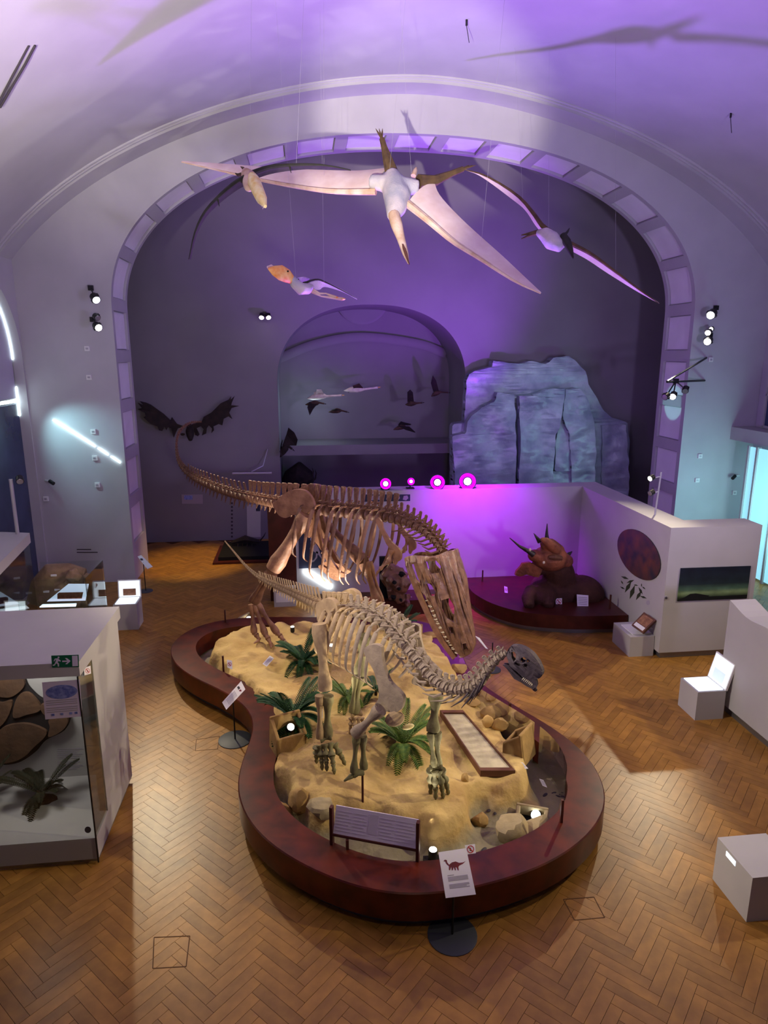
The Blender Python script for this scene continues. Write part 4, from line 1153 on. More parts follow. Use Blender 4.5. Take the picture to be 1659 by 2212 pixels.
# ------------------------------------------------------------------ the young sauropod
sau = thing('sauropod_skeleton', 'small grey tan long necked dinosaur skeleton walking in front of the big one', 'dinosaur skeleton', (0.6, 6.8, 0.42))
S_t = vert_mesh(1.15, 0.35, 0.40, 0.6, 0.9); S_tt = vert_mesh(0.25, 0.1, 0.5, 0.4, 0.0); S_s = vert_mesh(0.9, 0.9, 0.85, 0.0); S_d = vert_mesh(0.75, 1.1, 0.4, 0.1, twz=0.75); S_c = vert_mesh(0.55, 0.7, 0.45, 0.1, twz=0.1)
sau_ctrl = [(485, 1168, 9.75, .016), (505, 1192, 9.5, .024), (530, 1222, 9.2, .036), (560, 1248, 8.85, .052), (600, 1268, 8.45, .075), (640, 1286, 8.08, .095), (676, 1303, 7.75, .115), (706, 1314, 7.48, .13), (740, 1320, 7.22, .14), (778, 1324, 6.98, .14), (810, 1335, 6.78, .14), (842, 1358, 6.58, .14), (868, 1386, 6.38, .14), (893, 1416, 6.18, .135), (918, 1446, 6.02, .13), (944, 1474, 5.87, .125), (970, 1488, 5.73, .12), (998, 1490, 5.62, .112), (1022, 1484, 5.53, .105), (1042, 1466, 5.47, .10), (1058, 1443, 5.43, .09), (1074, 1424, 5.40, .08), (1092, 1411, 5.38, .07)]
def sau_proto(t):
    if t < 0.18: return S_tt, 'bone_saur', 0.9
    if t < 0.46: return S_t, 'bone_saur', 0.68
    if t < 0.56: return S_s, 'bone_saur', 0.8
    if t < 0.74: return S_d, 'bone_saur_grey', 0.8
    if t < 0.93: return S_c, 'bone_saur_grey', 0.86
    return S_c, 'skull_dark', 0.86
ss = spine(sau, sau_ctrl, sau_proto, 'bone_saur', 0.86)
dors = [s for s in ss if 0.525 < s[3] < 0.745]; nd = len(dors)
for i, (p, tg, D, t) in enumerate(dors):
    f = i / max(1, nd - 1); h = Vector((tg.x, tg.y, 0)).normalized(); s_r = h.cross(UPV)
    w = 0.20 + 0.13 * math.sin(math.pi * (0.3 + 0.5 * f)); dr = 0.50 + 0.20 * math.sin(math.pi * (0.15 + 0.65 * f))
    if f > .8: dr *= 0.72; w *= .8
    for sd in (1, -1):
        rib(sau, p + Vector((0, 0, .04)), tg, s_r * sd, w, dr, 0.16, 0.021, 'bone_saur' if f < .5 else 'bone_saur_grey', 0.07, 0.45)
for (p, tg, D, t) in [s for s in ss if 0.745 <= s[3] < 0.96]:
    h = Vector((tg.x, tg.y, 0)).normalized(); s_r = h.cross(UPV)
    for sd in (1, -1):
        MB().tube([p + s_r * sd * D * .5 - UPV * D * .3, p + s_r * sd * D * .7 - tg * D * .7 - UPV * D * .7, p + s_r * sd * D * .5 - tg * D * 2.2 - UPV * D * .9], [D * .12, D * .10, D * .03], 6).build('neck_rib', 'bone_saur_grey' if t < .9 else 'skull_dark', sau)
def Z5(q): return (660 + q[0] / 4.253, 1240 + q[1] / 4.253)
def Z6(q): return (560 + q[0] / 5.53, 1150 + q[1] / 5.53)
hipS = PY(728, 1318, 7.3); hs2 = Vector((0.72, -0.69, 0)).normalized(); sr2 = hs2.cross(UPV)
ilS = [(705, 960), (690, 900), (720, 830), (790, 790), (860, 785), (930, 830), (955, 900), (958, 960), (960, 1020), (930, 1065), (890, 1050), (840, 1010), (800, 985), (770, 1030), (740, 1062), (712, 1045)]
plane_bone(sau, 'ilium', [Z6(q) for q in ilS], hipS, sr2, 0.19, 0.06, 'bone_saur')
pubS = [(850, 1055), (930, 1080), (955, 1110), (900, 1200), (850, 1310), (825, 1290), (840, 1180)]
plane_bone(sau, 'pubis', [Z6(q) for q in pubS], hipS, sr2, 0.10, 0.05, 'bone_saur')
# near hind leg
ft = PY(690, 1347, 6.98); kn = PY(703, 1490, 6.84)
bone(sau, 'femur', ft, kn, 0.062, 'bone_saur', prof=(1.35, 1.55, 1.35, 1.0, .82, .80, .95, 1.35, 1.25), n=12)
t0, t1 = PY(708, 1503, 6.82), PY(707, 1590, 6.80)
bone(sau, 'tibia', t0, t1, 0.040, 'bone_saur_green'); bone(sau, 'fibula', PY(690, 1502, 6.80), PY(691, 1594, 6.77), 0.030, 'bone_saur')
bone(sau, 'ankle_bone', PY(692, 1598, 6.76), PY(716, 1592, 6.76), 0.022, 'bone_saur_green')
def sfoot(parent, tops, tips, m, r=0.026):
    for (ax_, ay, aY), (bx_, by) in zip(tops, tips):
        a = PY(ax_, ay, aY); b = Vector(on_sand(bx_, by)) + Vector((0, 0, .02))
        mid = a.lerp(b, .5) + Vector((0, -.01, .02))
        bone(parent, 'metatarsal', a, mid, r, m); digit(parent, 'toe', [mid, mid.lerp(b, .55) + Vector((0, 0, .012)), b, b + (b - a).normalized() * .03], r * 1.05, m)
sfoot(sau, [(684, 1614, 6.76), (692, 1610, 6.74), (702, 1607, 6.73), (712, 1606, 6.74), (722, 1608, 6.76)], [(684, 1648), (696, 1662), (706, 1664), (722, 1670), (744, 1652)], 'bone_saur_green', 0.028)
# far hind leg
bone(sau, 'femur', PY(786, 1372, 7.32), PY(779, 1456, 7.30), 0.055, 'bone_saur_green', n=12)
bone(sau, 'tibia', PY(776, 1462, 7.29), PY(766, 1538, 7.27), 0.042, 'bone_saur_green'); bone(sau, 'fibula', PY(768, 1462, 7.25), PY(760, 1538, 7.24), 0.026, 'bone_saur_green')
bone(sau, 'ankle_bone', PY(758, 1544, 7.24), PY(782, 1540, 7.26), 0.022, 'bone_saur')
sfoot(sau, [(759, 1551, 7.25), (766, 1550, 7.24), (774, 1550, 7.24), (781, 1551, 7.26)], [(756, 1588), (766, 1594), (776, 1594), (788, 1588)], 'bone_saur', 0.02)
# shoulder girdle
shS = PY(862, 1395, 6.40)
scS = [(550, 720), (556, 668), (640, 640), (708, 668), (712, 750), (740, 880), (790, 990), (880, 1080), (912, 1140), (892, 1230), (830, 1262), (740, 1252), (660, 1232), (648, 1192), (680, 1140), (682, 1050), (645, 900), (585, 790)]
plane_bone(sau, 'scapula', [Z5(q) for q in scS], shS, sr2, 0.33, 0.045, 'bone_saur_grey')
for q, (rx, rz) in (((853, 1553), (.10, .075)), ((882, 1570), (.062, .03))):
    p = PY(q[0], q[1], 5.98 if rx > .08 else 6.02)
    MB().ball(p, (rx, .022, rz), 16, 8, Matrix.Rotation(math.radians(-12), 3, 'Y') @ Matrix.Rotation(math.radians(-20), 3, 'X')).build('breast_plate', 'beak_cream' if rx < .08 else 'bone_saur', sau)
# near front leg, lifted
sh0 = PY(822, 1532, 5.98); el = PY(767, 1586, 6.08)
bone(sau, 'humerus', sh0, el, 0.042, 'bone_saur_grey', n=12)
bone(sau, 'radius', PY(770, 1592, 6.07), PY(764, 1668, 6.02), 0.026, 'bone_saur_green'); bone(sau, 'ulna', PY(783, 1590, 6.10), PY(786, 1660, 6.08), 0.028, 'bone_saur_green')
wr = PY(780, 1668, 6.05)
for k in range(4):
    e = PY(742 + 5 * k, 1688 - 3 * k, 6.0 + .02 * k)
    digit(sau, 'finger', [wr + Vector((-.02 * k + .03, .01 * k, 0)), wr.lerp(e, .5) + Vector((0, 0, .015)), e], 0.03, 'bone_saur_green')
rp = PY(783, 1668, 6.12); g0 = on_sand(783, 1720)
MB().tube([(rp.x, rp.y, g0[2] - .05), rp], 0.012, 8).build('support_rod', 'iron_red', sau)
# far front leg
bone(sau, 'humerus', PY(942, 1502, 6.16), PY(935, 1580, 6.06), 0.045, 'bone_saur_green', n=12)
bone(sau, 'radius', PY(930, 1584, 6.03), PY(938, 1655, 6.0), 0.024, 'bone_saur_green'); bone(sau, 'ulna', PY(944, 1582, 6.06), PY(946, 1655, 6.03), 0.030, 'bone_saur_green')
bone(sau, 'wrist_bone', PY(928, 1660, 6.0), PY(956, 1658, 6.0), 0.020, 'bone_saur_green')
sfoot(sau, [(930, 1664, 6.0), (938, 1664, 5.99), (947, 1664, 5.99), (954, 1664, 6.0)], [(930, 1716), (941, 1726), (957, 1724), (968, 1716)], 'bone_saur_green', 0.027)
# skull
def ZS(q): return (1030 + q[0] / 9.76, 1370 + q[1] / 9.76)
Ob = PY(1098, 1410, 5.36); Tb = PY(1162, 1470, 5.20)
topS = [(640, 430), (690, 290), (745, 240), (870, 238), (1000, 280), (1100, 340), (1200, 425), (1300, 560), (1350, 660), (1390, 770), (1375, 870), (1310, 915)]
lowS = [(1262, 925), (1285, 1040), (1265, 1105), (1200, 1095), (1188, 1030), (1120, 960), (1030, 900), (950, 840), (870, 765), (780, 695), (715, 630), (680, 550)]
holS = [[(740, 360), (800, 345), (845, 400), (840, 500), (800, 550), (750, 470)], [(950, 470), (1010, 445), (1055, 490), (1050, 560), (990, 570), (950, 540)], [(1070, 515), (1120, 510), (1140, 545), (1090, 560)], [(1000, 600), (1060, 580), (1090, 620), (1060, 665), (1015, 650)], [(800, 590), (845, 560), (935, 590), (950, 640), (900, 640)]]
jawS = [(560, 625), (640, 622), (710, 660), (780, 735), (860, 815), (950, 895), (1010, 955), (1080, 1015), (1150, 1065), (1200, 1098), (1262, 1130), (1230, 1165), (1160, 1140), (1060, 1085), (940, 992), (860, 945), (800, 915), (730, 815), (650, 705), (590, 655)]
cranS, jawm, placeS, locS, frS = skull_maker(sau, Ob, Tb, Vector((-.48, -.85, .2)), [ZS(q) for q in topS], [ZS(q) for q in lowS], [[ZS(q) for q in h] for h in holS], [.034, .055, .052, .042, .03], 0.012, 'skull_dark', [ZS(q) for q in jawS], [.034, .046, .042, .03, .014], 'skull_dark', 0.35)
tS = MB().tube([(0, 0, 0), (0, 0, -0.02), (0.002, 0, -0.032)], [0.005, 0.004, 0.001], 5).mesh('tooth')
for sd in (1, -1):
    for k in range(7):
        f = k / 6; s, t = locS(ZS((1010 + 180 * f, 890 + 130 * f))); p = placeS(s, t, sd, 0.006)
        link('tooth', tS, 'tooth', cranS, True, Matrix.Translation(p) @ rot_to(frS[0], frS[1]).to_4x4())

# ================================================================== FLIERS, HORNED DINOSAUR, WALL PIECES
def blob(parent, name, mb, m, vox=0.02, sm=6):
    o = mb.build(name, m, parent, True, auto=0)
    r = o.modifiers.new('skin', 'REMESH'); r.mode = 'VOXEL'; r.voxel_size = vox; r.use_smooth_shade = True
    s = o.modifiers.new('soft', 'SMOOTH'); s.iterations = sm; s.factor = 0.5
    return o

def wing(parent, lead, trail, m, th=0.012, camber=0.06, name='wing_membrane', nb=None, rb=0.03, bm='ptero_fur'):
    """lead, trail: lists of 3-D points root to tip."""
    A = [Vector(p) for p in cr([tuple(p) for p in lead], 5)]; B = [Vector(p) for p in cr([tuple(p) for p in trail], 5)]
    n = 22; na, nb_ = len(A) - 1, len(B) - 1; J = 5
    def at(L_, t):
        f = t * (len(L_) - 1); i = min(len(L_) - 2, int(f)); return L_[i].lerp(L_[i + 1], f - i)
    rows = []
    for i in range(n + 1):
        a, b = at(A, i / n), at(B, i / n); up = Vector((0, 0, 1))
        rows.append([a.lerp(b, j / J) + up * camber * math.sin(math.pi * j / J) * (1 - i / n) for j in range(J + 1)])
    mb = MB(); vs = [p for r in rows for p in r]; k = len(vs); dz = Vector((0, 0.2, 1)).normalized() * th
    vs += [p + dz for p in vs]; fs = []
    W = J + 1
    for i in range(n):
        for j in range(J):
            q = (i * W + j, i * W + j + 1, (i + 1) * W + j + 1, (i + 1) * W + j); fs += [q, tuple(k + x for x in reversed(q))]
    for i in range(n):
        for j in (0, J): fs.append((i * W + j, (i + 1) * W + j, k + (i + 1) * W + j, k + i * W + j))
    for i in (0, n):
        for j in range(J): fs.append((i * W + j, i * W + j + 1, k + i * W + j + 1, k + i * W + j))
    mb.add(vs, fs); mb.build(name, m, parent, True, auto=60)
    MB().tube([at(A, i / 14) for i in range(15)], [rb * (1 - 0.85 * i / 14) for i in range(15)], 7).build('wing_finger', bm, parent)

def wires(parent, pts, spread=0.3):
    for p in pts:
        p = Vector(p); q = Vector((p.x + random.uniform(-spread, spread), p.y + random.uniform(-spread, spread), vault_z(p.x) + .03))
        MB().tube([p, q], 0.0013, 4).build('wire', 'aluminium', parent)

# ---- largest flying reptile
pt = thing('flying_reptile', 'largest pale flying reptile with spread wings hanging under the vault', 'pterosaur', PY(857, 410, 10.3))
mb = MB()
mb.tube([PY(845, 372, 10.5), PY(852, 400, 10.4), PY(858, 425, 10.25), PY(855, 450, 10.1), PY(848, 470, 9.95)], [.10, .19, .20, .15, .08], 12)
mb.tube([PY(800, 392, 10.5), PY(856, 400, 10.35), PY(905, 405, 10.3)], [.10, .14, .10], 10)
blob(pt, 'body', mb, 'ptero_grey', 0.024)
mb = MB().tube([PY(850, 462, 9.98), PY(857, 486, 9.85), PY(866, 515, 9.70), PY(876, 548, 9.5), PY(883, 572, 9.35)], [.085, .085, .06, .045, .012], 10)
hdp = blob(pt, 'head', mb, 'ptero_fur', 0.014)
MB().tube([PY(866, 517, 9.66), PY(877, 549, 9.44), PY(884, 571, 9.30)], [.025, .022, .006], 8).build('beak_edge', 'wood_brown', hdp)
wing(pt, [PY(812, 414, 10.45), PY(734, 414, 10.7), PY(671, 408, 10.9), PY(572, 391, 11.1), PY(507, 376, 11.25), PY(392, 350, 11.5)], [PY(836, 364, 10.75), PY(775, 370, 10.95), PY(709, 369, 11.1), PY(608, 365, 11.3), PY(522, 358, 11.4), PY(394, 349, 11.52)], 'membrane', rb=.05)
wing(pt, [PY(880, 440, 10.15), PY(926, 477, 9.9), PY(979, 522, 9.7), PY(1032, 556, 9.5), PY(1111, 607, 9.2), PY(1168, 634, 9.0)], [PY(938, 395, 10.45), PY(952, 426, 10.3), PY(1005, 482, 10.0), PY(1085, 554, 9.6), PY(1138, 604, 9.3), PY(1169, 633, 9.02)], 'membrane', rb=.055)
for pts in ([(846, 372, 10.55), (838, 345, 10.6), (830, 318, 10.7), (825, 300, 10.75)], [(905, 392, 10.4), (940, 390, 10.5), (975, 375, 10.6), (1000, 365, 10.65)]):
    lg = MB().tube([PY(*p) for p in pts], [.10, .075, .045, .04], 8).build('hind_leg', 'ptero_brown', pt)
    e = PY(*pts[-1]); d = (e - PY(*pts[-2])).normalized()
    for k in (-1, 0, 1): MB().tube([e, e + d * .10 + RT * .03 * k, e + d * .17 + RT * .05 * k], [.018, .013, .003], 5).build('toe', 'ptero_brown', lg)
MB().tube([PY(893, 380, 10.4), PY(897, 368, 10.45), PY(899, 362, 10.5)], [.04, .03, .01], 7).build('tail', 'ptero_fur', pt)
wires(pt, [PY(840, 385, 10.4), PY(890, 395, 10.3), PY(700, 380, 11.0), PY(1040, 520, 9.7)])

# ---- right flying reptile
pt = thing('flying_reptile', 'slim brown edged flying reptile with narrow wings on the right', 'pterosaur', PY(1190, 520, 12))
mb = MB().tube([PY(1160, 502, 12.2), PY(1175, 505, 12.1), PY(1192, 520, 12.0), PY(1210, 530, 11.9), PY(1222, 522, 11.85)], [.05, .12, .16, .12, .06], 10)
blob(pt, 'body', mb, 'ptero_grey', 0.02)
hd_ = MB().tube([PY(1216, 508, 11.9), PY(1224, 522, 11.8), PY(1232, 540, 11.65), PY(1238, 558, 11.5)], [.06, .075, .05, .012], 9).build('head', 'ptero_dark', pt)
MB().tube([PY(1218, 510, 11.9), PY(1226, 500, 12.0), PY(1230, 493, 12.1)], [.03, .02, .006], 6).build('crest', 'ptero_dark', hd_)
wing(pt, [PY(1200, 508, 12.1), PY(1172, 488, 12.1), PY(1150, 458, 12.3), PY(1115, 420, 12.6), PY(1050, 380, 13.0), PY(1002, 366, 13.3)], [PY(1185, 515, 12.2), PY(1160, 492, 12.3), PY(1135, 455, 12.5), PY(1108, 432, 12.7), PY(1040, 382, 13.1), PY(1003, 367, 13.32)], 'membrane', rb=.05, bm='ptero_brown')
wing(pt, [PY(1232, 526, 11.8), PY(1275, 548, 11.6), PY(1320, 580, 11.4), PY(1380, 625, 11.1), PY(1423, 655, 10.9)], [PY(1234, 542, 11.9), PY(1270, 562, 11.7), PY(1312, 590, 11.5), PY(1375, 629, 11.2), PY(1424, 656, 10.92)], 'membrane', rb=.04, bm='ptero_brown')
for dy in (0, 8): MB().tube([PY(1162, 502, 12.2), PY(1145, 504 + dy / 2, 12.3), PY(1126, 508 + dy, 12.35)], [.05, .025, .008], 6).build('hind_leg', 'ptero_brown', pt)
wires(pt, [PY(1185, 512, 12.0), PY(1130, 440, 12.5), PY(1330, 590, 11.4)])

# ---- dark winged flying reptile facing the balcony
pt = thing('flying_reptile', 'dark winged flying reptile with a long cream beak at upper left', 'pterosaur', PY(545, 385, 9.0))
mb = MB().tube([PY(531, 372, 9.3), PY(538, 384, 9.1), PY(540, 398, 8.9), PY(535, 408, 8.8)], [.06, .10, .09, .04], 9)
blob(pt, 'body', mb, 'ptero_fur', 0.016)
hd_ = MB().tube([PY(545, 380, 8.9), PY(549, 392, 8.8), PY(556, 410, 8.65), PY(565, 430, 8.5), PY(573, 446, 8.38)], [.05, .078, .075, .065, .02], 10).build('head', 'beak_cream', pt)
for k in range(7):
    p = PY(554 + 2.6 * k, 420 + 4.2 * k, 8.55 - .03 * k); MB().tube([p, p + Vector((-.012, -.01, -.035))], [.007, .001], 4).build('tooth', 'tooth', hd_)
MB().ball(PY(546, 397, 8.72), .010, 8, 6).build('eye', 'black_matte', hd_)
for nm, L_ in (('a', [(546, 374, 9.1), (580, 362, 9.15), (625, 357, 9.25), (680, 356, 9.4), (720, 360, 9.5), (757, 368, 9.6)]), ('b', [(536, 380, 9.0), (505, 398, 8.9), (470, 428, 8.8), (440, 462, 8.7), (420, 505, 8.6), (408, 560, 8.5)])):
    A = [PY(*p) for p in L_]; wd = [15, 15, 12, 9, 6, 1]
    B = [PY(p[0] + (1 if nm == 'a' else 4), p[1] + w_, p[2] + .1) for p, w_ in zip(L_, wd)]
    wing(pt, A, B, 'ptero_dark', camber=.02, rb=.035, bm='ptero_dark')
    s0 = A[2]; MB().tube([s0, s0 + Vector((.02, -.05, -.10))], [.014, .003], 5).build('wing_claw', 'ptero_dark', pt)
for x, y in ((520, 360), (508, 374)): MB().tube([PY(533, 374, 9.25), PY(x + 6, y + 4, 9.4), PY(x, y, 9.5)], [.03, .02, .005], 6).build('hind_leg', 'ptero_brown', pt)
wires(pt, [PY(540, 372, 9.1), PY(640, 357, 9.3)])

# ---- small flying reptile with an orange beak
pt = thing('flying_reptile', 'small flying reptile with a deep orange beak below the large one', 'pterosaur', PY(650, 615, 11.2))
mb = MB().tube([PY(628, 600, 11.1), PY(637, 612, 11.15), PY(650, 624, 11.2), PY(664, 624, 11.3), PY(676, 618, 11.4)], [.06, .085, .10, .09, .03], 9)
blob(pt, 'body', mb, 'ptero_grey', 0.014)
hd_ = MB().tube([PY(579, 580, 10.9), PY(590, 584, 10.92), PY(606, 589, 10.96), PY(620, 596, 11.05), PY(632, 606, 11.12)], [(.012, .012), (.07, .04), (.115, .05), (.105, .055), (.06, .05)], 12).build('head', 'beak_orange', pt)
MB().tube([PY(577, 577, 10.95), PY(586, 577, 11.0), PY(595, 580, 11.02)], [(.015, .01), (.04, .015), (.02, .015)], 8).build('beak_tip', 'membrane', hd_)
MB().ball(PY(622, 586, 10.98), .014, 8, 6).build('eye', 'black_matte', hd_)
wing(pt, [PY(655, 612, 11.3), PY(684, 604, 11.5), PY(706, 611, 11.6), PY(740, 628, 11.8), PY(772, 646, 12.0)], [PY(672, 624, 11.4), PY(690, 626, 11.55), PY(702, 620, 11.65), PY(738, 630, 11.82), PY(771, 647, 12.0)], 'ptero_grey', rb=.02, bm='ptero_dark')
wing(pt, [PY(640, 606, 11.3), PY(655, 600, 11.6), PY(668, 602, 12.0)], [PY(650, 614, 11.4), PY(662, 608, 11.7), PY(669, 603, 12.0)], 'ptero_grey', rb=.02, bm='ptero_dark')
for pts in ([(672, 624), (690, 634), (704, 634), (726, 643)], [(670, 628), (686, 636), (694, 640), (740, 646)]):
    lg = MB().tube([PY(x, y, 11.4) for x, y in pts], [.03, .018, .012, .03], 7).build('hind_leg', 'ptero_fur', pt)
    e = PY(*pts[-1], 11.4); MB().ball(e, (.05, .03, .02), 8, 6).build('foot', 'beak_orange', lg)
wires(pt, [PY(640, 610, 11.1), PY(700, 610, 11.5)])

# ---- birds in the niche
def bird(label, tail, body, neck, head, wings, Y, m, r=.09, wm=None, name='flying_bird'):
    t = thing(name, label, 'bird', PY(*body, Y), 'mounted birds flying in the niche')
    T, B, N_, H_ = PY(*tail, Y), PY(*body, Y - .05), PY(*neck, Y - .08), PY(*head, Y - .1)
    MB().tube([T, T.lerp(B, .45), B, B.lerp(N_, .6), N_, N_.lerp(H_, .7), H_], [(.01, .05), (r * .7, r * .6), r, r * .72, r * .34, r * .26, r * .32], 10).build('body', m, t, True, auto=0)
    d = (H_ - N_).normalized(); MB().tube([H_ + d * r * .15, H_ + d * r * .9], [r * .2, r * .04], 6).build('bill', 'beak_orange' if 'swan' in m else 'bird_dark', t)
    for w in wings:
        P = [PY(x, y, Y + dy) for x, y, dy in w]
        c = sum(P, Vector()) / len(P); nrm = (P[1] - P[0]).cross(P[2] - P[0]).normalized() * .012
        n = len(P)
        MB().add([p - nrm for p in P] + [p + nrm for p in P], [tuple(range(n)), tuple(range(2 * n - 1, n - 1, -1))] + [(i, (i + 1) % n, n + (i + 1) % n, n + i) for i in range(n)]).build('wing', wm or m, t, False)
    return t
bird('white swan flying in front, lower of the two pale birds', (664, 861), (690, 855), (706, 856), (738, 854), [[(682, 852, -.1), (700, 852, -.1), (694, 842, -.3), (684, 842, -.3)], [(680, 856, 0), (700, 856, 0), (690, 845, .35), (678, 848, .35)]], 19.3, 'swan', .10)
bird('pale swan flying higher, right of the lower swan', (743, 844), (772, 840), (786, 841), (816, 837), [[(764, 838, -.1), (784, 838, -.1), (776, 829, -.35), (762, 834, -.3)], [(760, 842, 0), (780, 843, 0), (768, 834, .3), (752, 848, .3)]], 19.4, 'swan', .10, 'bird_brown')
bird('dark goose with a drooping wing under the lower swan', (660, 874), (680, 871), (690, 870), (700, 872), [[(668, 869, -.05), (688, 869, -.05), (676, 884, -.25), (669, 897, -.3), (664, 880, -.2)]], 19.2, 'bird_brown', .08, 'bird_dark')
bird('small dark duck without raised wings right of the goose', (710, 890), (728, 887), (738, 887), (750, 890), [[(716, 886, -.1), (736, 886, -.1), (724, 884, -.3)]], 19.2, 'bird_brown', .075, 'bird_dark')
bird('dark goose with one wing straight up, left of the pair on the right', (876, 874), (888, 872), (900, 871), (912, 870), [[(880, 868, -.05), (894, 868, -.05), (892, 848, -.2), (886, 842, -.25), (880, 848, -.2)]], 19.2, 'bird_brown', .075, 'bird_dark')
bird('dark goose with a tall raised wing at the far right of the flock', (932, 856), (942, 849), (952, 847), (968, 848), [[(936, 846, -.05), (948, 845, -.05), (942, 822, -.2), (935, 811, -.3), (931, 828, -.2)]], 19.2, 'bird_brown', .075, 'bird_dark')
bird('dark bird gliding low with swept wings', (850, 928), (868, 922), (876, 922), (882, 926), [[(862, 920, -.1), (884, 922, -.1), (897, 934, -.3), (876, 928, -.2)], [(860, 918, 0), (880, 918, 0), (888, 917, .3), (866, 911, .2)]], 19.1, 'bird_brown', .075, 'bird_dark')
t = bird('large black bird with raised wings at the left edge of the niche', (606, 987), (616, 968), (621, 962), (631, 970), [[(610, 962, -.1), (640, 962, -.1), (643, 950, -.2), (636, 935, -.3), (623, 924, -.35), (619, 938, -.2)], [(610, 966, 0), (620, 968, 0), (607, 988, -.1), (604, 975, -.1)]], 18.1, 'bird_dark', .10)

# ---- bison on the low shelf of the niche
bs = thing('bison_mount', 'dark shaggy horned beast standing in the shadow of the niche', 'animal mount', PY(650, 1050, 19.3))
mb = MB().tube([PY(618, 1050, 19.4), PY(632, 1035, 19.4), PY(648, 1024, 19.35), PY(662, 1034, 19.3), PY(670, 1044, 19.2)], [.22, .32, .38, .28, .16], 12)
for x in (625, 655): mb.tube([PY(x, 1045, 19.35), PY(x, 1075, 19.35)], .09, 8)
b_ = blob(bs, 'body', mb, 'bird_dark', 0.035)
for L_ in ([(668, 1036), (675, 1030), (677, 1018), (674, 1010)], [(672, 1040), (681, 1034), (683, 1022), (680, 1014)]): MB().tube([PY(x, y, 19.2) for x, y in L_], [.03, .028, .02, .004], 7).build('horn', 'horn', bs)

# ---- giant deer antlers on the rear wall
def ZA(q): return (270 + q[0] / 4.74, 820 + q[1] / 4.74)
an = thing('antler_trophy', 'broad dark giant deer antlers mounted on the rear wall', 'antlers', PY(410, 925, 18.1))
AL = [(600, 490), (520, 460), (470, 390), (455, 420), (390, 355), (260, 258), (210, 235), (155, 222), (190, 265), (132, 238), (175, 292), (130, 302), (205, 340), (215, 378), (192, 386), (235, 430), (262, 455), (330, 482), (345, 522), (375, 528), (395, 482), (415, 520), (430, 488), (465, 505), (490, 600), (512, 545), (530, 505)]
AR = [(630, 480), (780, 430), (800, 385), (880, 340), (980, 242), (1060, 205), (1087, 172), (1082, 205), (1122, 168), (1092, 240), (1086, 264), (1168, 270), (1092, 290), (1066, 340), (1097, 402), (1060, 376), (1010, 402), (996, 468), (958, 456), (902, 482), (908, 522), (880, 552), (888, 502), (855, 472), (832, 502), (826, 556), (780, 577), (800, 512), (770, 482), (722, 505), (752, 562), (738, 588), (705, 555), (690, 520)]
for nm, L_ in (('l', AL), ('r', AR)):
    pp = [PY(*ZA(q), 18.05) for q in L_]
    sgn = -1 if nm == 'l' else 1; cx0 = PY(*ZA((620, 480)), 18.05).x
    MB().plate([(p.x, p.z) for p in pp], [], lambda x, z, w: (x, 18.24 - 0.42 * min(1, abs(x - cx0)) * 0.5 + w, z), 0.05).build('antler', 'antler', an, True, auto=40)
mb = MB().tube([PY(*ZA((665, 470)), 18.27), PY(*ZA((665, 530)), 18.02), PY(*ZA((668, 580)), 17.9), PY(*ZA((670, 622)), 17.82)], [.07, .11, .09, .05], 10)
blob(an, 'head', mb, 'antler', 0.014)
for q in ((590, 560), (740, 560)): MB().ball(PY(*ZA(q), 18.1), (.06, .025, .035), 8, 6).build('ear', 'antler', an)

# ---- blue rock face
def ZR(q): return (960 + q[0] / 3.456, 740 + q[1] / 3.456)
rk = thing('artificial_cliff', 'tall bluish artificial cliff face standing against the rear wall', 'cliff', PY(1180, 1060, 17.8))
def slab(poly, Y, th, seed, m='ice_rock', name='rock_slab'):
    pp = [PY(*ZR(q), Y) for q in poly]
    L2, _ = resample([(p.x, p.z) for p in pp] + [(pp[0].x, pp[0].z)], 0.09)
    L2 = L2[:-1]
    L2 = [(x + .03 * mnoise.noise(Vector((x * 4, z * 4, seed))), z + .03 * mnoise.noise(Vector((x * 4, z * 4, seed + 9)))) for x, z in L2]
    mb = MB()
    # front grid of points for relief
    xs_ = [p[0] for p in L2]; zs_ = [p[1] for p in L2]
    stp = 0.11; inner = []
    def f(x, z, w): 
        e = 0.16 * mnoise.fractal(Vector((x * 1.3, z * 1.1, seed)), 1.0, 2.0, 4)
        return (x, Y + (e if w < th * .5 else 0) + w, z)
    mb.plate(L2, [], lambda x, z, w: f(x, z, w), th)
    o = mb.build(name, m, rk, True, auto=30)
    bm = bmesh.new(); bm.from_mesh(o.data)
    bmesh.ops.triangulate(bm, faces=bm.faces)
    for _ in range(3):
        le = [e for e in bm.edges if e.calc_length() > 0.28]
        if not le: break
        bmesh.ops.subdivide_edges(bm, edges=le, cuts=1); bmesh.ops.triangulate(bm, faces=bm.faces)
    for v in bm.verts:
        if v.co.y < Y + th * 0.6:
            v.co.y = Y + 0.13 * mnoise.fractal(Vector((v.co.x * 1.5, v.co.z * 1.1, seed)), 1.0, 2.0, 5)
    bm.to_mesh(o.data); bm.free()
    return o
slab([(60, 1300), (60, 610), (155, 600), (165, 290), (190, 235), (240, 210), (355, 180), (365, 135), (540, 160), (640, 140), (760, 160), (810, 110), (930, 100), (970, 130), (1050, 215), (1075, 320), (1120, 390), (1190, 510), (1260, 560), (1370, 600), (1385, 760), (1370, 1300)], 17.85, .4, 1)
slab([(170, 590), (280, 480), (380, 440), (400, 370), (530, 390), (530, 1300), (100, 1300), (60, 700), (160, 680)], 17.55, .3, 2)
slab([(566, 400), (680, 390), (760, 350), (905, 345), (890, 470), (870, 560), (830, 700), (815, 960), (810, 1300), (560, 1300)], 17.50, .3, 3)
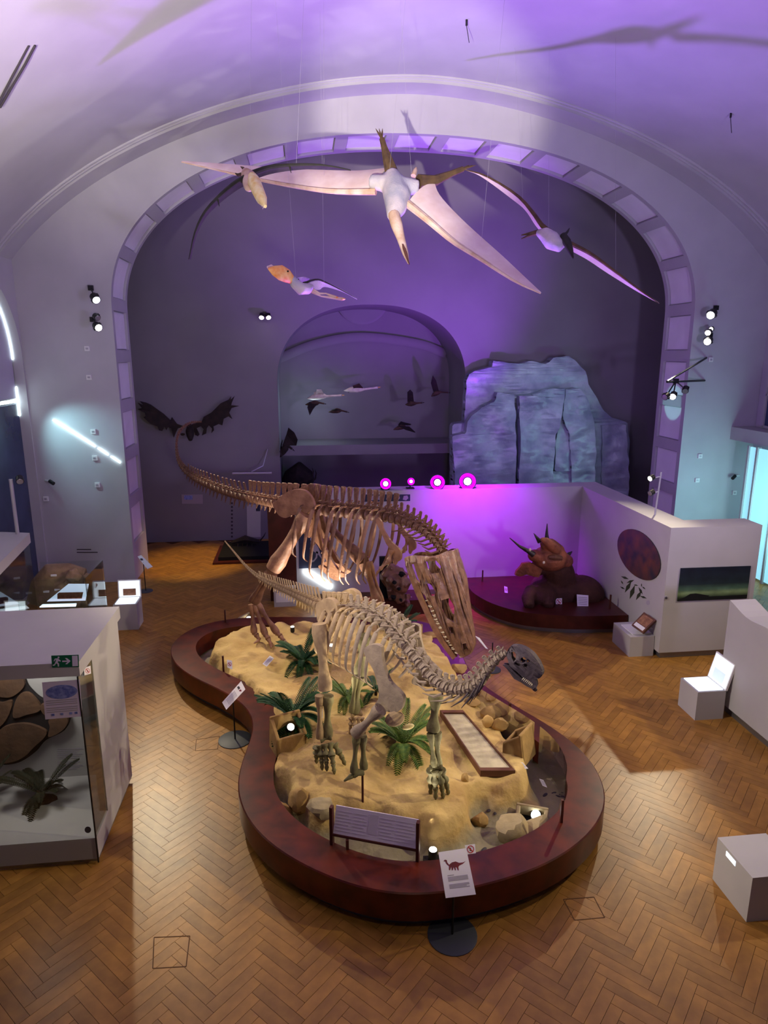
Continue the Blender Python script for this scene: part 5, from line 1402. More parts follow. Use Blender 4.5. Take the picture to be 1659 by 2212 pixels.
slab([(910, 345), (960, 350), (1010, 345), (1070, 420), (1130, 600), (1130, 1300), (960, 1300), (940, 700), (880, 560)], 17.52, .3, 4)
slab([(880, 560), (930, 640), (945, 960), (820, 960), (835, 740)], 17.62, .2, 5)
slab([(812, 962), (950, 962), (950, 1300), (812, 1300)], 17.58, .2, 6)
slab([(1180, 620), (1360, 610), (1380, 1300), (1180, 1300)], 17.72, .2, 8)

# ---- horned dinosaur on its own low platform
def ZT(q): return (980 + q[0] / 4.366, 1080 + q[1] / 4.366)
pp = [PZ(x, y, .36) for x, y in ((1008, 1258), (1018, 1276), (1040, 1292), (1070, 1306), (1110, 1318), (1150, 1325), (1200, 1329), (1260, 1331), (1334, 1330))]
edge = [(p.x, p.y) for p in pp]
edge[-1] = (5.78, edge[-1][1])
outl = [(float(a), float(b)) for a, b in cr(edge, 4)] + [(5.79, 13.34), (edge[0][0], 13.34)]
tp = thing('corner_platform', 'dark brown curved low platform in the corner of the partition', 'platform', (4.6, 12.3, 0))
MB().plate(outl, [], lambda x, y, w: (x, y, 0.10 + w), 0.26).build('wooden_deck', 'wood_dark', tp, False)
cxo, cyo = 4.8, 12.6
MB().plate([(cxo + (x - cxo) * .95, cyo + (y - cyo) * .95) for x, y in outl], [], lambda x, y, w: (x, y, 0.0 + w), 0.10).build('metal_foot', 'plinth_metal', tp, False)
for x, y0, y1 in ((1042, 1232, 1256), (1317, 1285, 1315)):
    p = PZ(x, y1, .36); MB().bx(p.x - .013, p.x + .013, p.y - .013, p.y + .013, .3, PY(x, y0, p.y).z).build('post', 'iron_red', tp, False)
tk = thing('horned_dinosaur', 'reddish brown horned dinosaur model resting with its head thrown back', 'dinosaur model', (PZ(1205, 1310, .36)))
mb = MB()
Yt = 11.9
mb.ball(PY(1205, 1272, Yt + .3), (.55, .55, .36), 14, 10)
mb.ball(PY(1258, 1282, Yt + .2), (.42, .5, .36), 14, 10)
mb.ball(PY(1170, 1285, Yt), (.30, .35, .28), 12, 8)
mb.tube([PY(1205, 1262, Yt + .2), PY(1206, 1238, Yt + .1), PY(1200, 1214, Yt)], [.36, .32, .28], 12)
mb.tube([PY(1180, 1215, Yt), PY(1160, 1228, Yt), PY(1148, 1240, Yt + .05)], [.2, .16, .10], 10)
for x in (1140, 1182): mb.tube([PY(x + 10, 1275, Yt - .05), PY(x, 1292, Yt - .25), PY(x + 4, 1312, Yt - .45)], [.15, .13, .10], 10)
blob(tk, 'body', mb, 'trike_dark', 0.035, 4)
mb = MB()
mb.ball(PY(1188, 1206, Yt - .05), (.36, .32, .25), 12, 8)
mb.ball(PY(1155, 1200, Yt - .1), (.14, .14, .12), 10, 8)
mb.tube([PY(1200, 1196, Yt), PY(1186, 1180, Yt - .1), PY(1175, 1171, Yt - .2)], [.21, .17, .09], 10)
mb.ball(PY(1222, 1212, Yt - .1), (.15, .15, .14), 10, 8)
blob(tk, 'head', mb, 'trike_skin', 0.028, 4)
mb = MB().tube([PY(1204, 1192, Yt - .2), PY(1190, 1178, Yt - .28), PY(1178, 1168, Yt - .32), PY(1168, 1164, Yt - .34)], [.10, .10, .075, .03], 10)
blob(tk, 'snout', mb, 'trike_skin', 0.02)
MB().tube([PY(1186, 1204, Yt - .3), PY(1197, 1204, Yt - .34), PY(1212, 1206, Yt - .3)], [.04, .06, .05], 8).build('mouth', 'wood_brown', tk)
for L_, r_ in (([(1152, 1198), (1140, 1190), (1122, 1180), (1101, 1162)], .06), ([(1182, 1172), (1181, 1155), (1182, 1131)], .055), ([(1166, 1170), (1160, 1162), (1153, 1152)], .05)):
    n = len(L_); MB().tube([PY(*p, Yt - .2) for p in L_], [r_ * (1 - .88 * i / (n - 1)) for i in range(n)], 9).build('horn', 'horn', tk)
fr_ = [(720, 590), (820, 640), (790, 720), (690, 710), (640, 735), (600, 730), (610, 690), (640, 650), (660, 610)]
pf = [PY(*ZT(q), Yt - .15) for q in fr_]
MB().plate([(p.x, p.z) for p in pf], [], lambda x, z, w: (x, Yt - .15 - (x - pf[0].x) * .5 + w, z), .07).build('frill', 'trike_skin', tk, True)
MB().tube([PY(1222, 1202, Yt), PY(1230, 1196, Yt), PY(1236, 1191, Yt)], [.05, .035, .008], 7).build('cheek_horn', 'horn', tk)
for q in ((720, 470), (850, 590)): MB().ball(PY(*ZT(q), Yt - .38), (.025, .02, .03), 8, 6).build('eye' if q[0] < 800 else 'nostril', 'tooth', tk)

# ---- dark fossil skull beyond the platform
sk = thing('dark_fossil_skull', 'rugged dark brown fossil skull standing behind the ribs of the big skeleton', 'fossil skull', PZ(845, 1318, .0))
mb = MB()
Yk = 12.4
mb.ball(PY(852, 1245, Yk), (.26, .22, .24), 12, 9, jit=.5); mb.ball(PY(866, 1262, Yk - .1), (.18, .18, .2), 12, 9, jit=.5)
mb.tube([PY(850, 1250, Yk), PY(858, 1280, Yk - .05), PY(866, 1302, Yk - .1)], [.20, .14, .09], 10)
mb.tube([PY(838, 1230, Yk), PY(842, 1270, Yk), PY(846, 1300, Yk)], [.10, .07, .06], 8)
random.seed(11)
for _ in range(30): mb.ball(PY(random.uniform(838, 880), random.uniform(1228, 1305), Yk - random.uniform(0, .25)), random.uniform(.03, .08), 7, 5, jit=.8)
blob(sk, 'cranium', mb, 'bone_rex_dark', 0.017, 0)
for q, r_ in (((868, 1240), .05), ((852, 1258), .035), ((862, 1272), .03), ((850, 1290), .04), ((866, 1296), .025)): MB().ball(PY(*q, Yk - .30), (r_ * 1.3, .06, r_), 10, 7, jit=.5).build('eye_socket', 'black_matte', sk)
p = PY(835, 1270, Yk + .1); MB().bx(p.x - .14, p.x + .12, p.y - .03, p.y + .05, .0, 1.15).build('back_board', 'black_matte', sk, False)
p = PY(885, 1300, 12.6); MB().bx(p.x - .55, p.x + .35, p.y - .3, p.y + .3, 0, .30).build('plinth', 'wood_dark', sk, False)

# ================================================================== SIGNS, CASES, LAMPS
def flat(pxs, p0, n): return [on_plane(x, y, p0, n) for x, y in pxs]
def quad(parent, name, pxs, p0, n, th, m, top=0.0):
    n = Vector(n).normalized(); Q = flat(pxs, p0, n); k = len(Q)
    mb = MB().add([q + n * top for q in Q] + [q + n * (top - th) for q in Q], [tuple(range(k)), tuple(range(2 * k - 1, k - 1, -1))] + [(i, (i + 1) % k, k + (i + 1) % k, k + i) for i in range(k)])
    return mb.build(name, m, parent, False)
def lerp2(a, b, t): return (a[0] + (b[0] - a[0]) * t, a[1] + (b[1] - a[1]) * t)
def bilin(q, u, v):
    """q: tl, tr, br, bl."""
    return lerp2(lerp2(q[0], q[1], u), lerp2(q[3], q[2], u), v)
def text_rows(parent, q, p0, n, rows, m='ink', h=0.016):
    """rows: (u0, u1, v). Each row of unreadable print is one thin strip."""
    for u0, u1, v in rows:
        quad(parent, 'text_line', [bilin(q, u0, v), bilin(q, u1, v), bilin(q, u1, v + h), bilin(q, u0, v + h)], p0, n, .001, m, .0018)
def ring_px(c, r, n=20, k=1.0): return [(c[0] + r * math.cos(2 * math.pi * i / n), c[1] + k * r * math.sin(2 * math.pi * i / n)) for i in range(n)]
def poly(parent, name, pxs, p0, n, m, top=.0022): return quad(parent, name, pxs, p0, n, .001, m, top)

def ban_sign(parent, c, r, p0, n, k=1.0):
    """red ring with a bar and a small dark figure."""
    nn_ = Vector(n).normalized()
    o, i_ = flat(ring_px(c, r, 20, k), p0, nn_), flat(ring_px(c, r * .80, 20, k), p0, nn_)
    m_ = 20; vs = [v + nn_ * .003 for v in o] + [v + nn_ * .003 for v in i_]
    MB().add(vs, [(a, (a + 1) % m_, m_ + (a + 1) % m_, m_ + a) for a in range(m_)]).build('red_ring', 'red_print', parent, False)
    d = r * .62; w = r * .10
    poly(parent, 'red_bar', [(c[0] - d - w, c[1] - d * k + w), (c[0] - d + w, c[1] - d * k - w), (c[0] + d + w, c[1] + d * k - w), (c[0] + d - w, c[1] + d * k + w)], p0, nn_, 'red_print', .0034)
    poly(parent, 'figure', [(c[0] - r * .15, c[1] - r * .45), (c[0] + r * .15, c[1] - r * .4), (c[0] + r * .12, c[1]), (c[0] + r * .3, c[1] + r * .45), (c[0] - r * .25, c[1] + r * .5), (c[0] - r * .1, c[1])], p0, nn_, 'ink_dark', .0028)

def sign_stand(label, base_px, corners, tilt_n, disc=.22):
    b = PZ(*base_px, 0.0); t = thing('sign_stand', label, 'sign stand', b)
    MB().lathe([(disc, 0), (disc, .008), (disc * .96, .012), (.02, .014)], b, 28).build('base_disc', 'grey_disc', t)
    cx = sum(c[0] for c in corners) / 4; cy = sum(c[1] for c in corners) / 4
    d = ray(cx, cy); p0 = EYE + d * (b.y / d.y)
    n = Vector(tilt_n).normalized()
    MB().tube([(b.x, b.y, .01), (b.x, b.y, p0.z - .01)], .010, 8).build('pole', 'steel_black', t)
    quad(t, 'plate', corners, p0, n, .006, 'paper')
    return t, p0, n
C1 = [(947, 1841), (1007, 1832), (1028, 1932), (963, 1940)]
t, p0, n = sign_stand('white sign on a pole in front of the platform showing a dark red dinosaur', (977, 2020), C1, (0.08, -.62, .78))
din = [(958, 1860), (961, 1857), (965, 1858), (966, 1863), (970, 1868), (976, 1863), (984, 1861), (992, 1864), (1000, 1863), (1006, 1860), (1000, 1866), (992, 1870), (990, 1873), (991, 1880), (989, 1880), (986, 1873), (984, 1874), (985, 1880), (983, 1880), (980, 1873), (978, 1880), (976, 1880), (975, 1872), (972, 1880), (970, 1879), (970, 1871), (965, 1867), (962, 1861)]
poly(t, 'dinosaur_print', din, p0, n, 'maroon_print')
text_rows(t, C1, p0, n, [(.18, .40, .52)] + [(.18, .86, .56 + .026 * k) for k in range(4)] + [(.18, .86 - .1 * (k == 2), .72 + .026 * k) for k in range(4)])
C2 = [(480, 1517), (521, 1471), (530, 1489), (489, 1533)]
t, p0, n = sign_stand('tilted white sign on a thin pole beside the narrow waist of the platform', (508, 1598), C2, (.45, -.5, .75))
poly(t, 'animal_print', [(512, 1484), (516, 1482), (519, 1487), (515, 1490)], p0, n, 'ink_dark')
poly(t, 'map_print', [(516, 1491), (520, 1489), (522, 1493), (518, 1494)], p0, n, 'maroon_print')
Q2 = [C2[1], C2[2], C2[3], C2[0]]
text_rows(t, Q2, p0, n, [(.15, .85, .40 + .05 * k) for k in range(9)])
C3 = [(297, 1202), (305, 1199), (330, 1224), (318, 1229)]
t, p0, n = sign_stand('small white tag sign on a pole by the left pier', (315, 1277), C3, (-.2, -.6, .78), .15)
poly(t, 'animal_print', [(302, 1207), (307, 1206), (310, 1210), (305, 1211)], p0, n, 'ink_dark')
C4 = [(1026, 1373), (1036, 1378), (1054, 1402), (1049, 1400)]
t, p0, n = sign_stand('white sign seen edge on right of the big skull', (1062, 1447), C4, (.75, -.2, .62), .15)
# small cards
def card(label, pxs, z, n, m='paper', ban=False, th=.004, rows=True):
    c = (sum(p[0] for p in pxs) / len(pxs), sum(p[1] for p in pxs) / len(pxs)); p0 = PZ(*c, z)
    t = thing('label_card', label, 'card', p0)
    quad(t, 'card', pxs, p0, n, th, m)
    if ban: ban_sign(t, c, min(abs(pxs[1][0] - pxs[0][0]), abs(pxs[2][1] - pxs[1][1])) * .38, p0, n, 1.1)
    elif rows: text_rows(t, pxs, p0, Vector(n).normalized(), [(.1, .9, .2 + .14 * k) for k in range(5)], h=.05)
    return t
FC = (-.1, -.75, .65)
card('white text card lying on the sand left of the green palm', [(567, 1434), (583, 1416), (592, 1422), (576, 1440)], .58, (.1, -.5, .86))
card('square no entry card on the curb post by the platform waist', [(490, 1425), (501, 1427), (502, 1446), (491, 1442)], .62, FC, ban=True)
card('white card beside the lower end of the fossil slab', [(1118, 1647), (1129, 1647), (1141, 1660), (1130, 1661)], .46, (0, -.4, .9))
card('white card standing by the footprints at the right', [(1165, 1682), (1174, 1685), (1182, 1701), (1172, 1697)], .30, (-.1, -.6, .8))
card('square no entry card behind the front sign', [(1004, 1826), (1026, 1823), (1028, 1843), (1008, 1846)], .50, FC, ban=True)
card('no entry card on the edge of the corner platform', [(1089, 1266), (1096, 1268), (1097, 1281), (1090, 1280)], .48, FC, ban=True)
card('no entry card in front of the horned dinosaur', [(1200, 1293), (1214, 1292), (1214, 1306), (1201, 1307)], .40, FC, ban=True)
card('larger white text card in front of the horned dinosaur', [(1246, 1284), (1271, 1286), (1271, 1312), (1247, 1310)], .44, FC)
card('small white card on the dark plinth behind the big ribs', [(887, 1289), (898, 1291), (899, 1304), (887, 1302)], .25, FC)
card('white leaflet standing behind the near hind leg', [(692, 1536), (697, 1530), (697, 1552), (693, 1548)], .55, FC)
card('white leaflet seen through the sauropod ribs', [(702, 1380), (712, 1376), (714, 1402), (703, 1404)], .60, FC)

# ---- lamps
def fixture(label, spots, plate, group=None, name='spotlight_cluster', on=True):
    """spots: (pos, direction, r, material)."""
    t = thing(name, label, 'spotlight', plate)
    MB().box(plate, (.10, .06, .10)).build('wall_plate', 'steel_black', t, False)
    for (p, d, r, m) in spots:
        p = Vector(p); d = Vector(d).normalized()
        MB().tube([plate, p - d * r * .8], .014, 6).build('arm', 'steel_black', t)
        for s in (-1, 1):
            q = d.orthogonal().normalized() * (s * r * 1.12)
            MB().tube([p - d * r * 1.9 + q * .3, p - d * r * 1.2 + q, p - d * r * .3 + q], .010, 5).build('yoke', 'steel_black', t)
        spot_can(t, p, d, r, m)
        Rf = rot_to(d) @ Matrix.Rotation(math.radians(90), 3, 'Y')
    return t
CAMD = lambda p: (EYE + Vector((0.5, 1, -1)) - Vector(p)).normalized()
def sp(x, y, Y, r, dx=0, dz=0, m='lamp_white'):
    p = PY(x, y, Y); return (p, CAMD(p) + RT * dx + Vector((0, 0, dz)), r, m)
fixture('upper black spotlight on the left pier', [sp(208, 648, 14.6, .085, .5, -.8, 'lamp_cool')], PY(196, 622, 14.97))
fixture('lower black spotlight pair on the left pier', [sp(213, 708, 14.55, .08, .5, -.5), sp(211, 687, 14.6, .065, .7, -.6, 'lamp_off')], PY(200, 690, 14.97))
fixture('upper black spotlight on the right pier', [sp(1535, 681, 14.6, .10, -.4, -.4, 'lamp_cool')], PY(1547, 665, 14.97))
fixture('lower black spotlight group on the right pier', [sp(1528, 738, 14.55, .09, -.3, -.3), sp(1529, 719, 14.6, .07, -.4, -.3), sp(1536, 711, 14.7, .05, -.3, -.2)], PY(1534, 724, 14.97))
t = fixture('black spotlights hanging from bars on the right of the arch', [sp(1436, 858, 13.3, .07, -.8, -.6, 'lamp_off'), sp(1453, 857, 13.4, .075, -.2, -.5), sp(1480, 845, 13.5, .07, -.1, -.7, 'lamp_off')], PY(1460, 823, 13.6))
for a, b in (((1441, 824, 13.3), (1526, 773, 15.0)), ((1441, 825, 13.3), (1522, 822, 15.0))):
    MB().tube([PY(*a), PY(*b)], .024, 6).build('truss_bar', 'steel_black', t)
fixture('small spotlight pair on the rear wall left of the niche', [sp(565, 686, 18.1, .07, -.2, -.8), sp(580, 686, 18.1, .07, .2, -.8)], PY(572, 678, 18.25))
# the violet stage lamps on the partition
for k, (x, y, r, lab) in enumerate(((833, 1045, .10, 'leftmost violet stage lamp on the partition wall'), (888, 1040, .065, 'smallest violet stage lamp on the partition wall'), (945, 1042, .13, 'violet stage lamp next to the brightest one on the partition wall'), (1010, 1040, .15, 'brightest violet stage lamp on the partition wall'))):
    p = PY(x, y, 13.42); t = thing('stage_lamp', lab, 'stage lamp', (p.x, p.y + .1, 2.29))
    d = (EYE - p).normalized()
    spot_can(t, p, d, r * .62, 'lamp_magenta')
    Rz_ = rot_to(d) @ Matrix.Rotation(math.radians(90), 3, 'Y')
    MB().lathe([(r * .70, -.05), (r * 1.05, .0), (r * 1.12, .0), (r * 1.15, -.08), (r * .9, -.2), (r * .72, -.2), (r * .70, -.05)], p, 22, Rz_, False).build('glow_ring', 'glow_magenta', t)  # glowing ring added to stand for the magenta glow around the lens
    MB().lathe([(r * 1.13, .004), (r * 1.24, .004), (r * 1.24, -.2), (r * 1.13, -.2), (r * 1.13, .004)], p, 22, Rz_, False).build('housing', 'steel_black', t)
    MB().bx(p.x - .08, p.x + .08, p.y + .04, p.y + .20, 2.29, 2.31).build('base_plate', 'steel_black', t, False)
    MB().tube([(p.x, p.y + .12, 2.30), (p.x, p.y + .12, p.z)], .014, 6).build('stem', 'steel_black', t)
    lamp('stage_lamp_beam', 'SPOT', p + d * .08, p + d * 6 + Vector((0, 0, 4.6)), 420 * (r / .1), (0.50, 0.04, 1.0), r * .8, 96, 1.0)
# slim pole with two spots on the partition
b = PX(1413, 1130, 6.0); b.z = 2.29
t = thing('pole_spots', 'slim white pole with two small spotlights on the partition wall', 'spotlight', b)
topz = PY(1423, 1020, b.y).z
MB().tube([b, (b.x + .04, b.y, topz)], .016, 8).build('pole', 'aluminium', t)
for y_, m_ in ((1034, 'lamp_white'), (1066, 'lamp_off')):
    p = PY(1404, y_, b.y); MB().tube([p, (b.x + .03, b.y, p.z + .03)], .012, 6).build('arm', 'aluminium', t); spot_can(t, p, Vector((-.8, -.3, -.3)), .05, m_)
p = PZ(38, 1153, 2.2); t = thing('pole_spots', 'slim white pole with a small spotlight above the left rear case', 'spotlight', p)
ptop = PY(38, 1035, p.y); MB().tube([p, (p.x, p.y, ptop.z)], .03, 8).build('pole', 'aluminium', t)
q = PY(43, 1040, p.y); spot_can(t, q, (.3, -.8, -.5), .06, 'lamp_off')
# leaked light on the left pier, put in as glowing rods
t = thing('light_strip', 'thin slanted streak of leaked white light on the left pier, built as glowing rods', 'light strip', PY(190, 955, 15.0))
for a, b in (((114, 907), (206, 965)), ((211, 968), (234, 983)), ((239, 986), (260, 1000))):
    MB().tube([PY(*a, 14.99), PY(*b, 14.99)], .013, 8).build('tube', 'slit_light', t)
t = thing('light_strip', 'bright slanted fluorescent tube on the partition behind the ribs', 'light strip', PY(688, 1252, 13.3))
MB().tube([PY(657, 1234, 13.31), PY(716, 1270, 13.31)], .035, 10).build('tube', 'lamp_cool', t)
t = thing('picture_lamp', 'horizontal picture lamp on a jointed arm on the rear wall', 'lamp', PY(545, 1022, 18.2))
MB().tube([PY(502, 1023, 17.9), PY(587, 1022, 17.9)], .035, 8).build('shade', 'aluminium', t)
MB().tube([PY(543, 1019, 17.9), PY(568, 1006, 18.0), PY(578, 970, 18.28)], .015, 6).build('arm', 'aluminium', t)
# small sensors and boxes on the piers
for k, (x, y, lab) in enumerate(((189, 753, 'topmost small white wall box on the left pier'), (193, 815, 'second white wall box from the top on the left pier'), (202, 932, 'white wall box above the light strip on the left pier'), (205, 989, 'white wall box under the light strip on the left pier'), (211, 1047, 'lowest white wall box near the edge of the left pier'), (100, 1077, 'white wall box below the small camera on the left pier'))):
    p = PY(x, y, 15.02); t = thing('wall_box', lab, 'wall box', p)
    MB().bx(p.x - .05, p.x + .05, 14.98, 15.02, p.z - .05, p.z + .05).build('cover', 'white_bright', t, False)
    MB().bx(p.x - .025, p.x + .025, 14.972, 14.98, p.z - .02, p.z + .02).build('face', 'aluminium', t, False)
for k, (x, y, lab) in enumerate(((1534, 777, 'upper white wall box on the right pier'), (1511, 985, 'white wall box halfway up the right pier'), (1505, 1037, 'white wall box low on the right pier'), (1585, 1064, 'white wall box under the camera on the right pier'))):
    p = PY(x, y, 15.02); t = thing('wall_box', lab, 'wall box', p)
    MB().bx(p.x - .05, p.x + .05, 14.98, 15.02, p.z - .05, p.z + .05).build('cover', 'white_bright', t, False)
    MB().bx(p.x - .025, p.x + .025, 14.972, 14.98, p.z - .02, p.z + .02).build('face', 'aluminium', t, False)
for x, y, s_, lab in ((107, 1039, 1, 'tiny black security camera on the left pier'), (1588, 1028, -1, 'tiny black security camera on the right pier')):
    p = PY(x, y, 14.9); t = thing('security_camera', lab, 'camera', PY(x - 10 * s_, y, 15.02))
    MB().tube([PY(x - 9 * s_, y - 1, 15.02), p], .02, 6).build('bracket', 'white_bright', t)
    MB().tube([p, p + Vector((.10 * s_, -.06, -.05))], .04, 8).build('body', 'steel_black', t)

# ---- pictures on the partition
FX = (-1, 0, 0); XP = 5.80
t = thing('oval_painting', 'dark oval painting with glowing orange shapes on the partition wall', 'painting', PX(1382, 1198, XP))
oc = PX(1382, 1198, XP)
MB().lathe([(.01, 0), (1.0, 0), (1.0, .02), (.01, .022)], (0, 0, 0), 40, Matrix.Rotation(math.radians(-90), 3, 'Y')).v
ov = [(1382 + 46 * math.cos(a) * .99 + 9 * math.sin(a), 1198 + 54 * math.sin(a) + 12 * math.cos(a)) for a in [2 * math.pi * i / 36 for i in range(36)]]
mat('painting_fire', C(46, 44, 50), C(104, 60, 42), 4.0, 0.45, detail=5)
poly(t, 'canvas', ov, Vector((XP, 0, 0)), FX, 'painting_fire', .02)
quad(t, 'rim', ov, Vector((XP, 0, 0)), FX, .018, 'ink_dark', .018)
# landscape picture
def gradient_picture():
    m = bpy.data.materials.new('painting_night'); MATS['painting_night'] = m; m.use_nodes = True
    N, L = m.node_tree.nodes, m.node_tree.links; b = N['Principled BSDF']; b.inputs['Roughness'].default_value = .35
    tc = N.new('ShaderNodeTexCoord'); sx = N.new('ShaderNodeSeparateXYZ'); L.new(tc.outputs['Generated'], sx.inputs[0])
    r = N.new('ShaderNodeValToRGB'); cr_ = r.color_ramp
    cr_.elements[0].position = 0.0; cr_.elements[0].color = C(16, 26, 24)
    cr_.elements[1].position = 1.0; cr_.elements[1].color = C(22, 30, 44)
    for p_, c_ in ((.10, C(28, 44, 30)), (.24, C(118, 142, 98)), (.34, C(70, 100, 80)), (.5, C(26, 40, 44))):
        e = cr_.elements.new(p_); e.color = c_
    L.new(sx.outputs['Z'], r.inputs[0])
    nz = N.new('ShaderNodeTexNoise'); nz.inputs['Scale'].default_value = 5; L.new(tc.outputs['Generated'], nz.inputs['Vector'])
    mx = N.new('ShaderNodeMix'); mx.data_type = 'RGBA'; mx.blend_type = 'OVERLAY'; mx.inputs[0].default_value = .8
    L.new(r.outputs[0], mx.inputs[6]); L.new(nz.outputs['Fac'], mx.inputs[7]); L.new(mx.outputs[2], b.inputs['Base Color'])
gradient_picture()
YP = Vector((0, 9.83, 0)); FY = (0, -1, 0)
q = [(1470, 1227), (1621, 1222), (1612, 1292), (1462, 1298)]
t = thing('night_painting', 'wide dark green landscape print on the end of the partition wall', 'painting', on_plane(1540, 1260, YP, Vector(FY)))
quad(t, 'canvas', q, YP, Vector(FY), .015, 'painting_night', .016)
poly(t, 'hill', [(1464, 1295), (1478, 1289), (1490, 1282), (1502, 1281), (1515, 1283), (1532, 1286), (1528, 1288), (1612, 1284), (1612, 1292), (1463, 1298)], YP, Vector(FY), 'black_matte', .018)
p = on_plane(1438, 1291, YP, Vector(FY)); t = thing('push_button', 'small dark push button with a pale ring on the partition end', 'button', p)
MB().lathe([(.01, 0), (.035, 0), (.033, .012), (.01, .014)], p, 18, Matrix.Rotation(math.radians(90), 3, 'X')).build('ring', 'aluminium', t)
MB().lathe([(.004, .012), (.02, .012), (.018, .024), (.004, .026)], p, 14, Matrix.Rotation(math.radians(90), 3, 'X')).build('knob', 'ink_dark', t)
# leaf prints
t = thing('leaf_print', 'scatter of printed leaves and twigs below the oval painting', 'wall print', PX(1370, 1270, XP))
random.seed(5)
LP = [((1350, 1248), 9, 20), ((1344, 1258), 5, 60), ((1345, 1270), 6, 30), ((1362, 1256), 9, -20), ((1357, 1268), 14, 120), ((1366, 1279), 16, 110), ((1374, 1264), 5, 10), ((1384, 1276), 9, 60), ((1380, 1286), 12, 120), ((1391, 1270), 5, 40), ((1390, 1290), 8, 20), ((1386, 1264), 4, 90)]
for (cx_, cy_), s_, a_d in LP:
    a_r = math.radians(a_d); ux, uy = math.cos(a_r), math.sin(a_r)
    poly(t, 'leaf', [(cx_ + s_ * ux, cy_ + s_ * uy), (cx_ - s_ * .3 * uy, cy_ + s_ * .3 * ux), (cx_ - s_ * ux, cy_ - s_ * uy), (cx_ + s_ * .3 * uy, cy_ - s_ * .3 * ux)], Vector((XP, 0, 0)), FX, 'leaf_print', .003)
poly(t, 'round_mark', ring_px((1400, 1302), 4, 12, 1.3), Vector((XP, 0, 0)), FX, 'ink', .003)
# lectern frame and white box below it
b = PZ(1385, 1424, 0); wb = thing('low_white_box', 'low white box against the foot of the partition', 'box', (5.50, 10.3, 0))
MB().bx(5.36, 5.79, 9.98, 10.62, 0, .36).build('body', 'white_paint', wb, False)
MB().bx(5.44, 5.79, 10.08, 10.5, .36, .372).build('lid', 'white_bright', wb, False)
q = [(1391, 1322), (1417, 1339), (1388, 1367), (1364, 1350)]
nl = Vector((-.62, -.35, .70)).normalized(); p0 = PX(1390, 1345, 5.62)
t = thing('tilted_frame', 'small wooden framed panel tilted out from the partition wall', 'display frame', p0)
quad(t, 'backing', q, p0, nl, .05, 'wood_brown', .0)
qi = [bilin(q, .1, .1), bilin(q, .9, .1), bilin(q, .9, .66), bilin(q, .1, .66)]
poly(t, 'picture', qi, p0, nl, 'card_brown', .003)
poly(t, 'caption', [bilin(q, .1, .70), bilin(q, .9, .70), bilin(q, .9, .92), bilin(q, .1, .92)], p0, nl, 'paper', .003)
MB().tube([p0 - nl * .05, (5.79, p0.y, p0.z - .12)], .012, 6).build('bracket', 'aluminium', t)
# bird skeleton poster and dark band on the partition
YQ = Vector((0, 13.36, 0))
t = thing('skeleton_poster', 'dark navy poster with a pale bird skeleton on the partition wall', 'poster', on_plane(673, 1190, YQ, Vector(FY)))
quad(t, 'sheet', [(645, 1150), (701, 1150), (701, 1226), (646, 1228)], YQ, Vector(FY), .008, 'poster_navy', .009)
for nm, P_ in (('skull_print', [(671, 1160), (676, 1162), (676, 1167), (672, 1170), (670, 1165)]), ('body_print', [(671, 1170), (680, 1172), (688, 1182), (692, 1196), (697, 1210), (686, 1196), (676, 1190), (671, 1180)]), ('leg_print', [(683, 1190), (687, 1192), (685, 1205), (678, 1213), (667, 1216), (668, 1213), (678, 1209), (682, 1203)])):
    poly(t, nm, P_, YQ, Vector(FY), 'print_pale', .012)
t = thing('frieze_print', 'dark printed band along the top of the partition wall', 'wall print', on_plane(830, 1075, YQ, Vector(FY)))
quad(t, 'sheet', [(782, 1068), (886, 1068), (886, 1082), (782, 1084)], YQ, Vector(FY), .004, 'poster_navy', .005)
for k in range(5):
    x = 800 + 18 * k; poly(t, 'pale_mark', [(x, 1071), (x + 8, 1070), (x + 10, 1076), (x + 5, 1081), (x - 2, 1079)], YQ, Vector(FY), 'print_pale', .007)
# rear wall panel with faint texts, tall strips, low black bench
YW = Vector((0, 18.3, 0))
t = thing('text_panel', 'pale text panel on the rear wall under the antlers', 'wall panel', on_plane(410, 1090, YW, Vector(FY)))
quad(t, 'sheet', [(392, 1068), (438, 1068), (438, 1088), (393, 1088)], YW, Vector(FY), .01, 'print_pale', .012)
poly(t, 'picture', [(398, 1070), (416, 1070), (416, 1079), (398, 1079)], YW, Vector(FY), 'blue_print', .014)
t = thing('tall_panel', 'tall pale panel on the rear wall left of the partition', 'wall panel', on_plane(550, 1110, YW, Vector(FY)))
quad(t, 'sheet', [(533, 1090), (563, 1090), (563, 1160), (534, 1160)], YW, Vector(FY), .01, 'white_paint', .012)
poly(t, 'picture', [(553, 1090), (562, 1090), (562, 1104), (553, 1104)], YW, Vector(FY), 'poster_navy', .014)
t = thing('letter_strip', 'vertical strip of dark letters on the rear wall', 'lettering', on_plane(501, 1110, YW, Vector(FY)))
for k in range(10):
    poly(t, 'letter', [(499, 1085 + 8 * k), (503, 1085 + 8 * k), (503, 1089 + 8 * k), (499, 1089 + 8 * k)], YW, Vector(FY), 'ink_dark', .004)
a, b = PZ(459, 1219, .02), PZ(608, 1216, .02)
t = thing('low_bench', 'black low plinth with dark horned skeleton on the floor of the rear room', 'plinth', ((a.x + b.x) / 2, 16.6, 0))
MB().bx(a.x, b.x, 16.05, 17.6, 0, .05).build('board', 'wood_dark', t, False)
MB().bx(a.x + .12, b.x, 16.2, 17.6, .05, .14).build('deck', 'black_matte', t, False)
mb = MB().tube([PY(500, 1172, 17.2), PY(530, 1164, 17.2), PY(560, 1170, 17.2)], [.04, .10, .05], 8); mb.build('carcass', 'bird_dark', t)
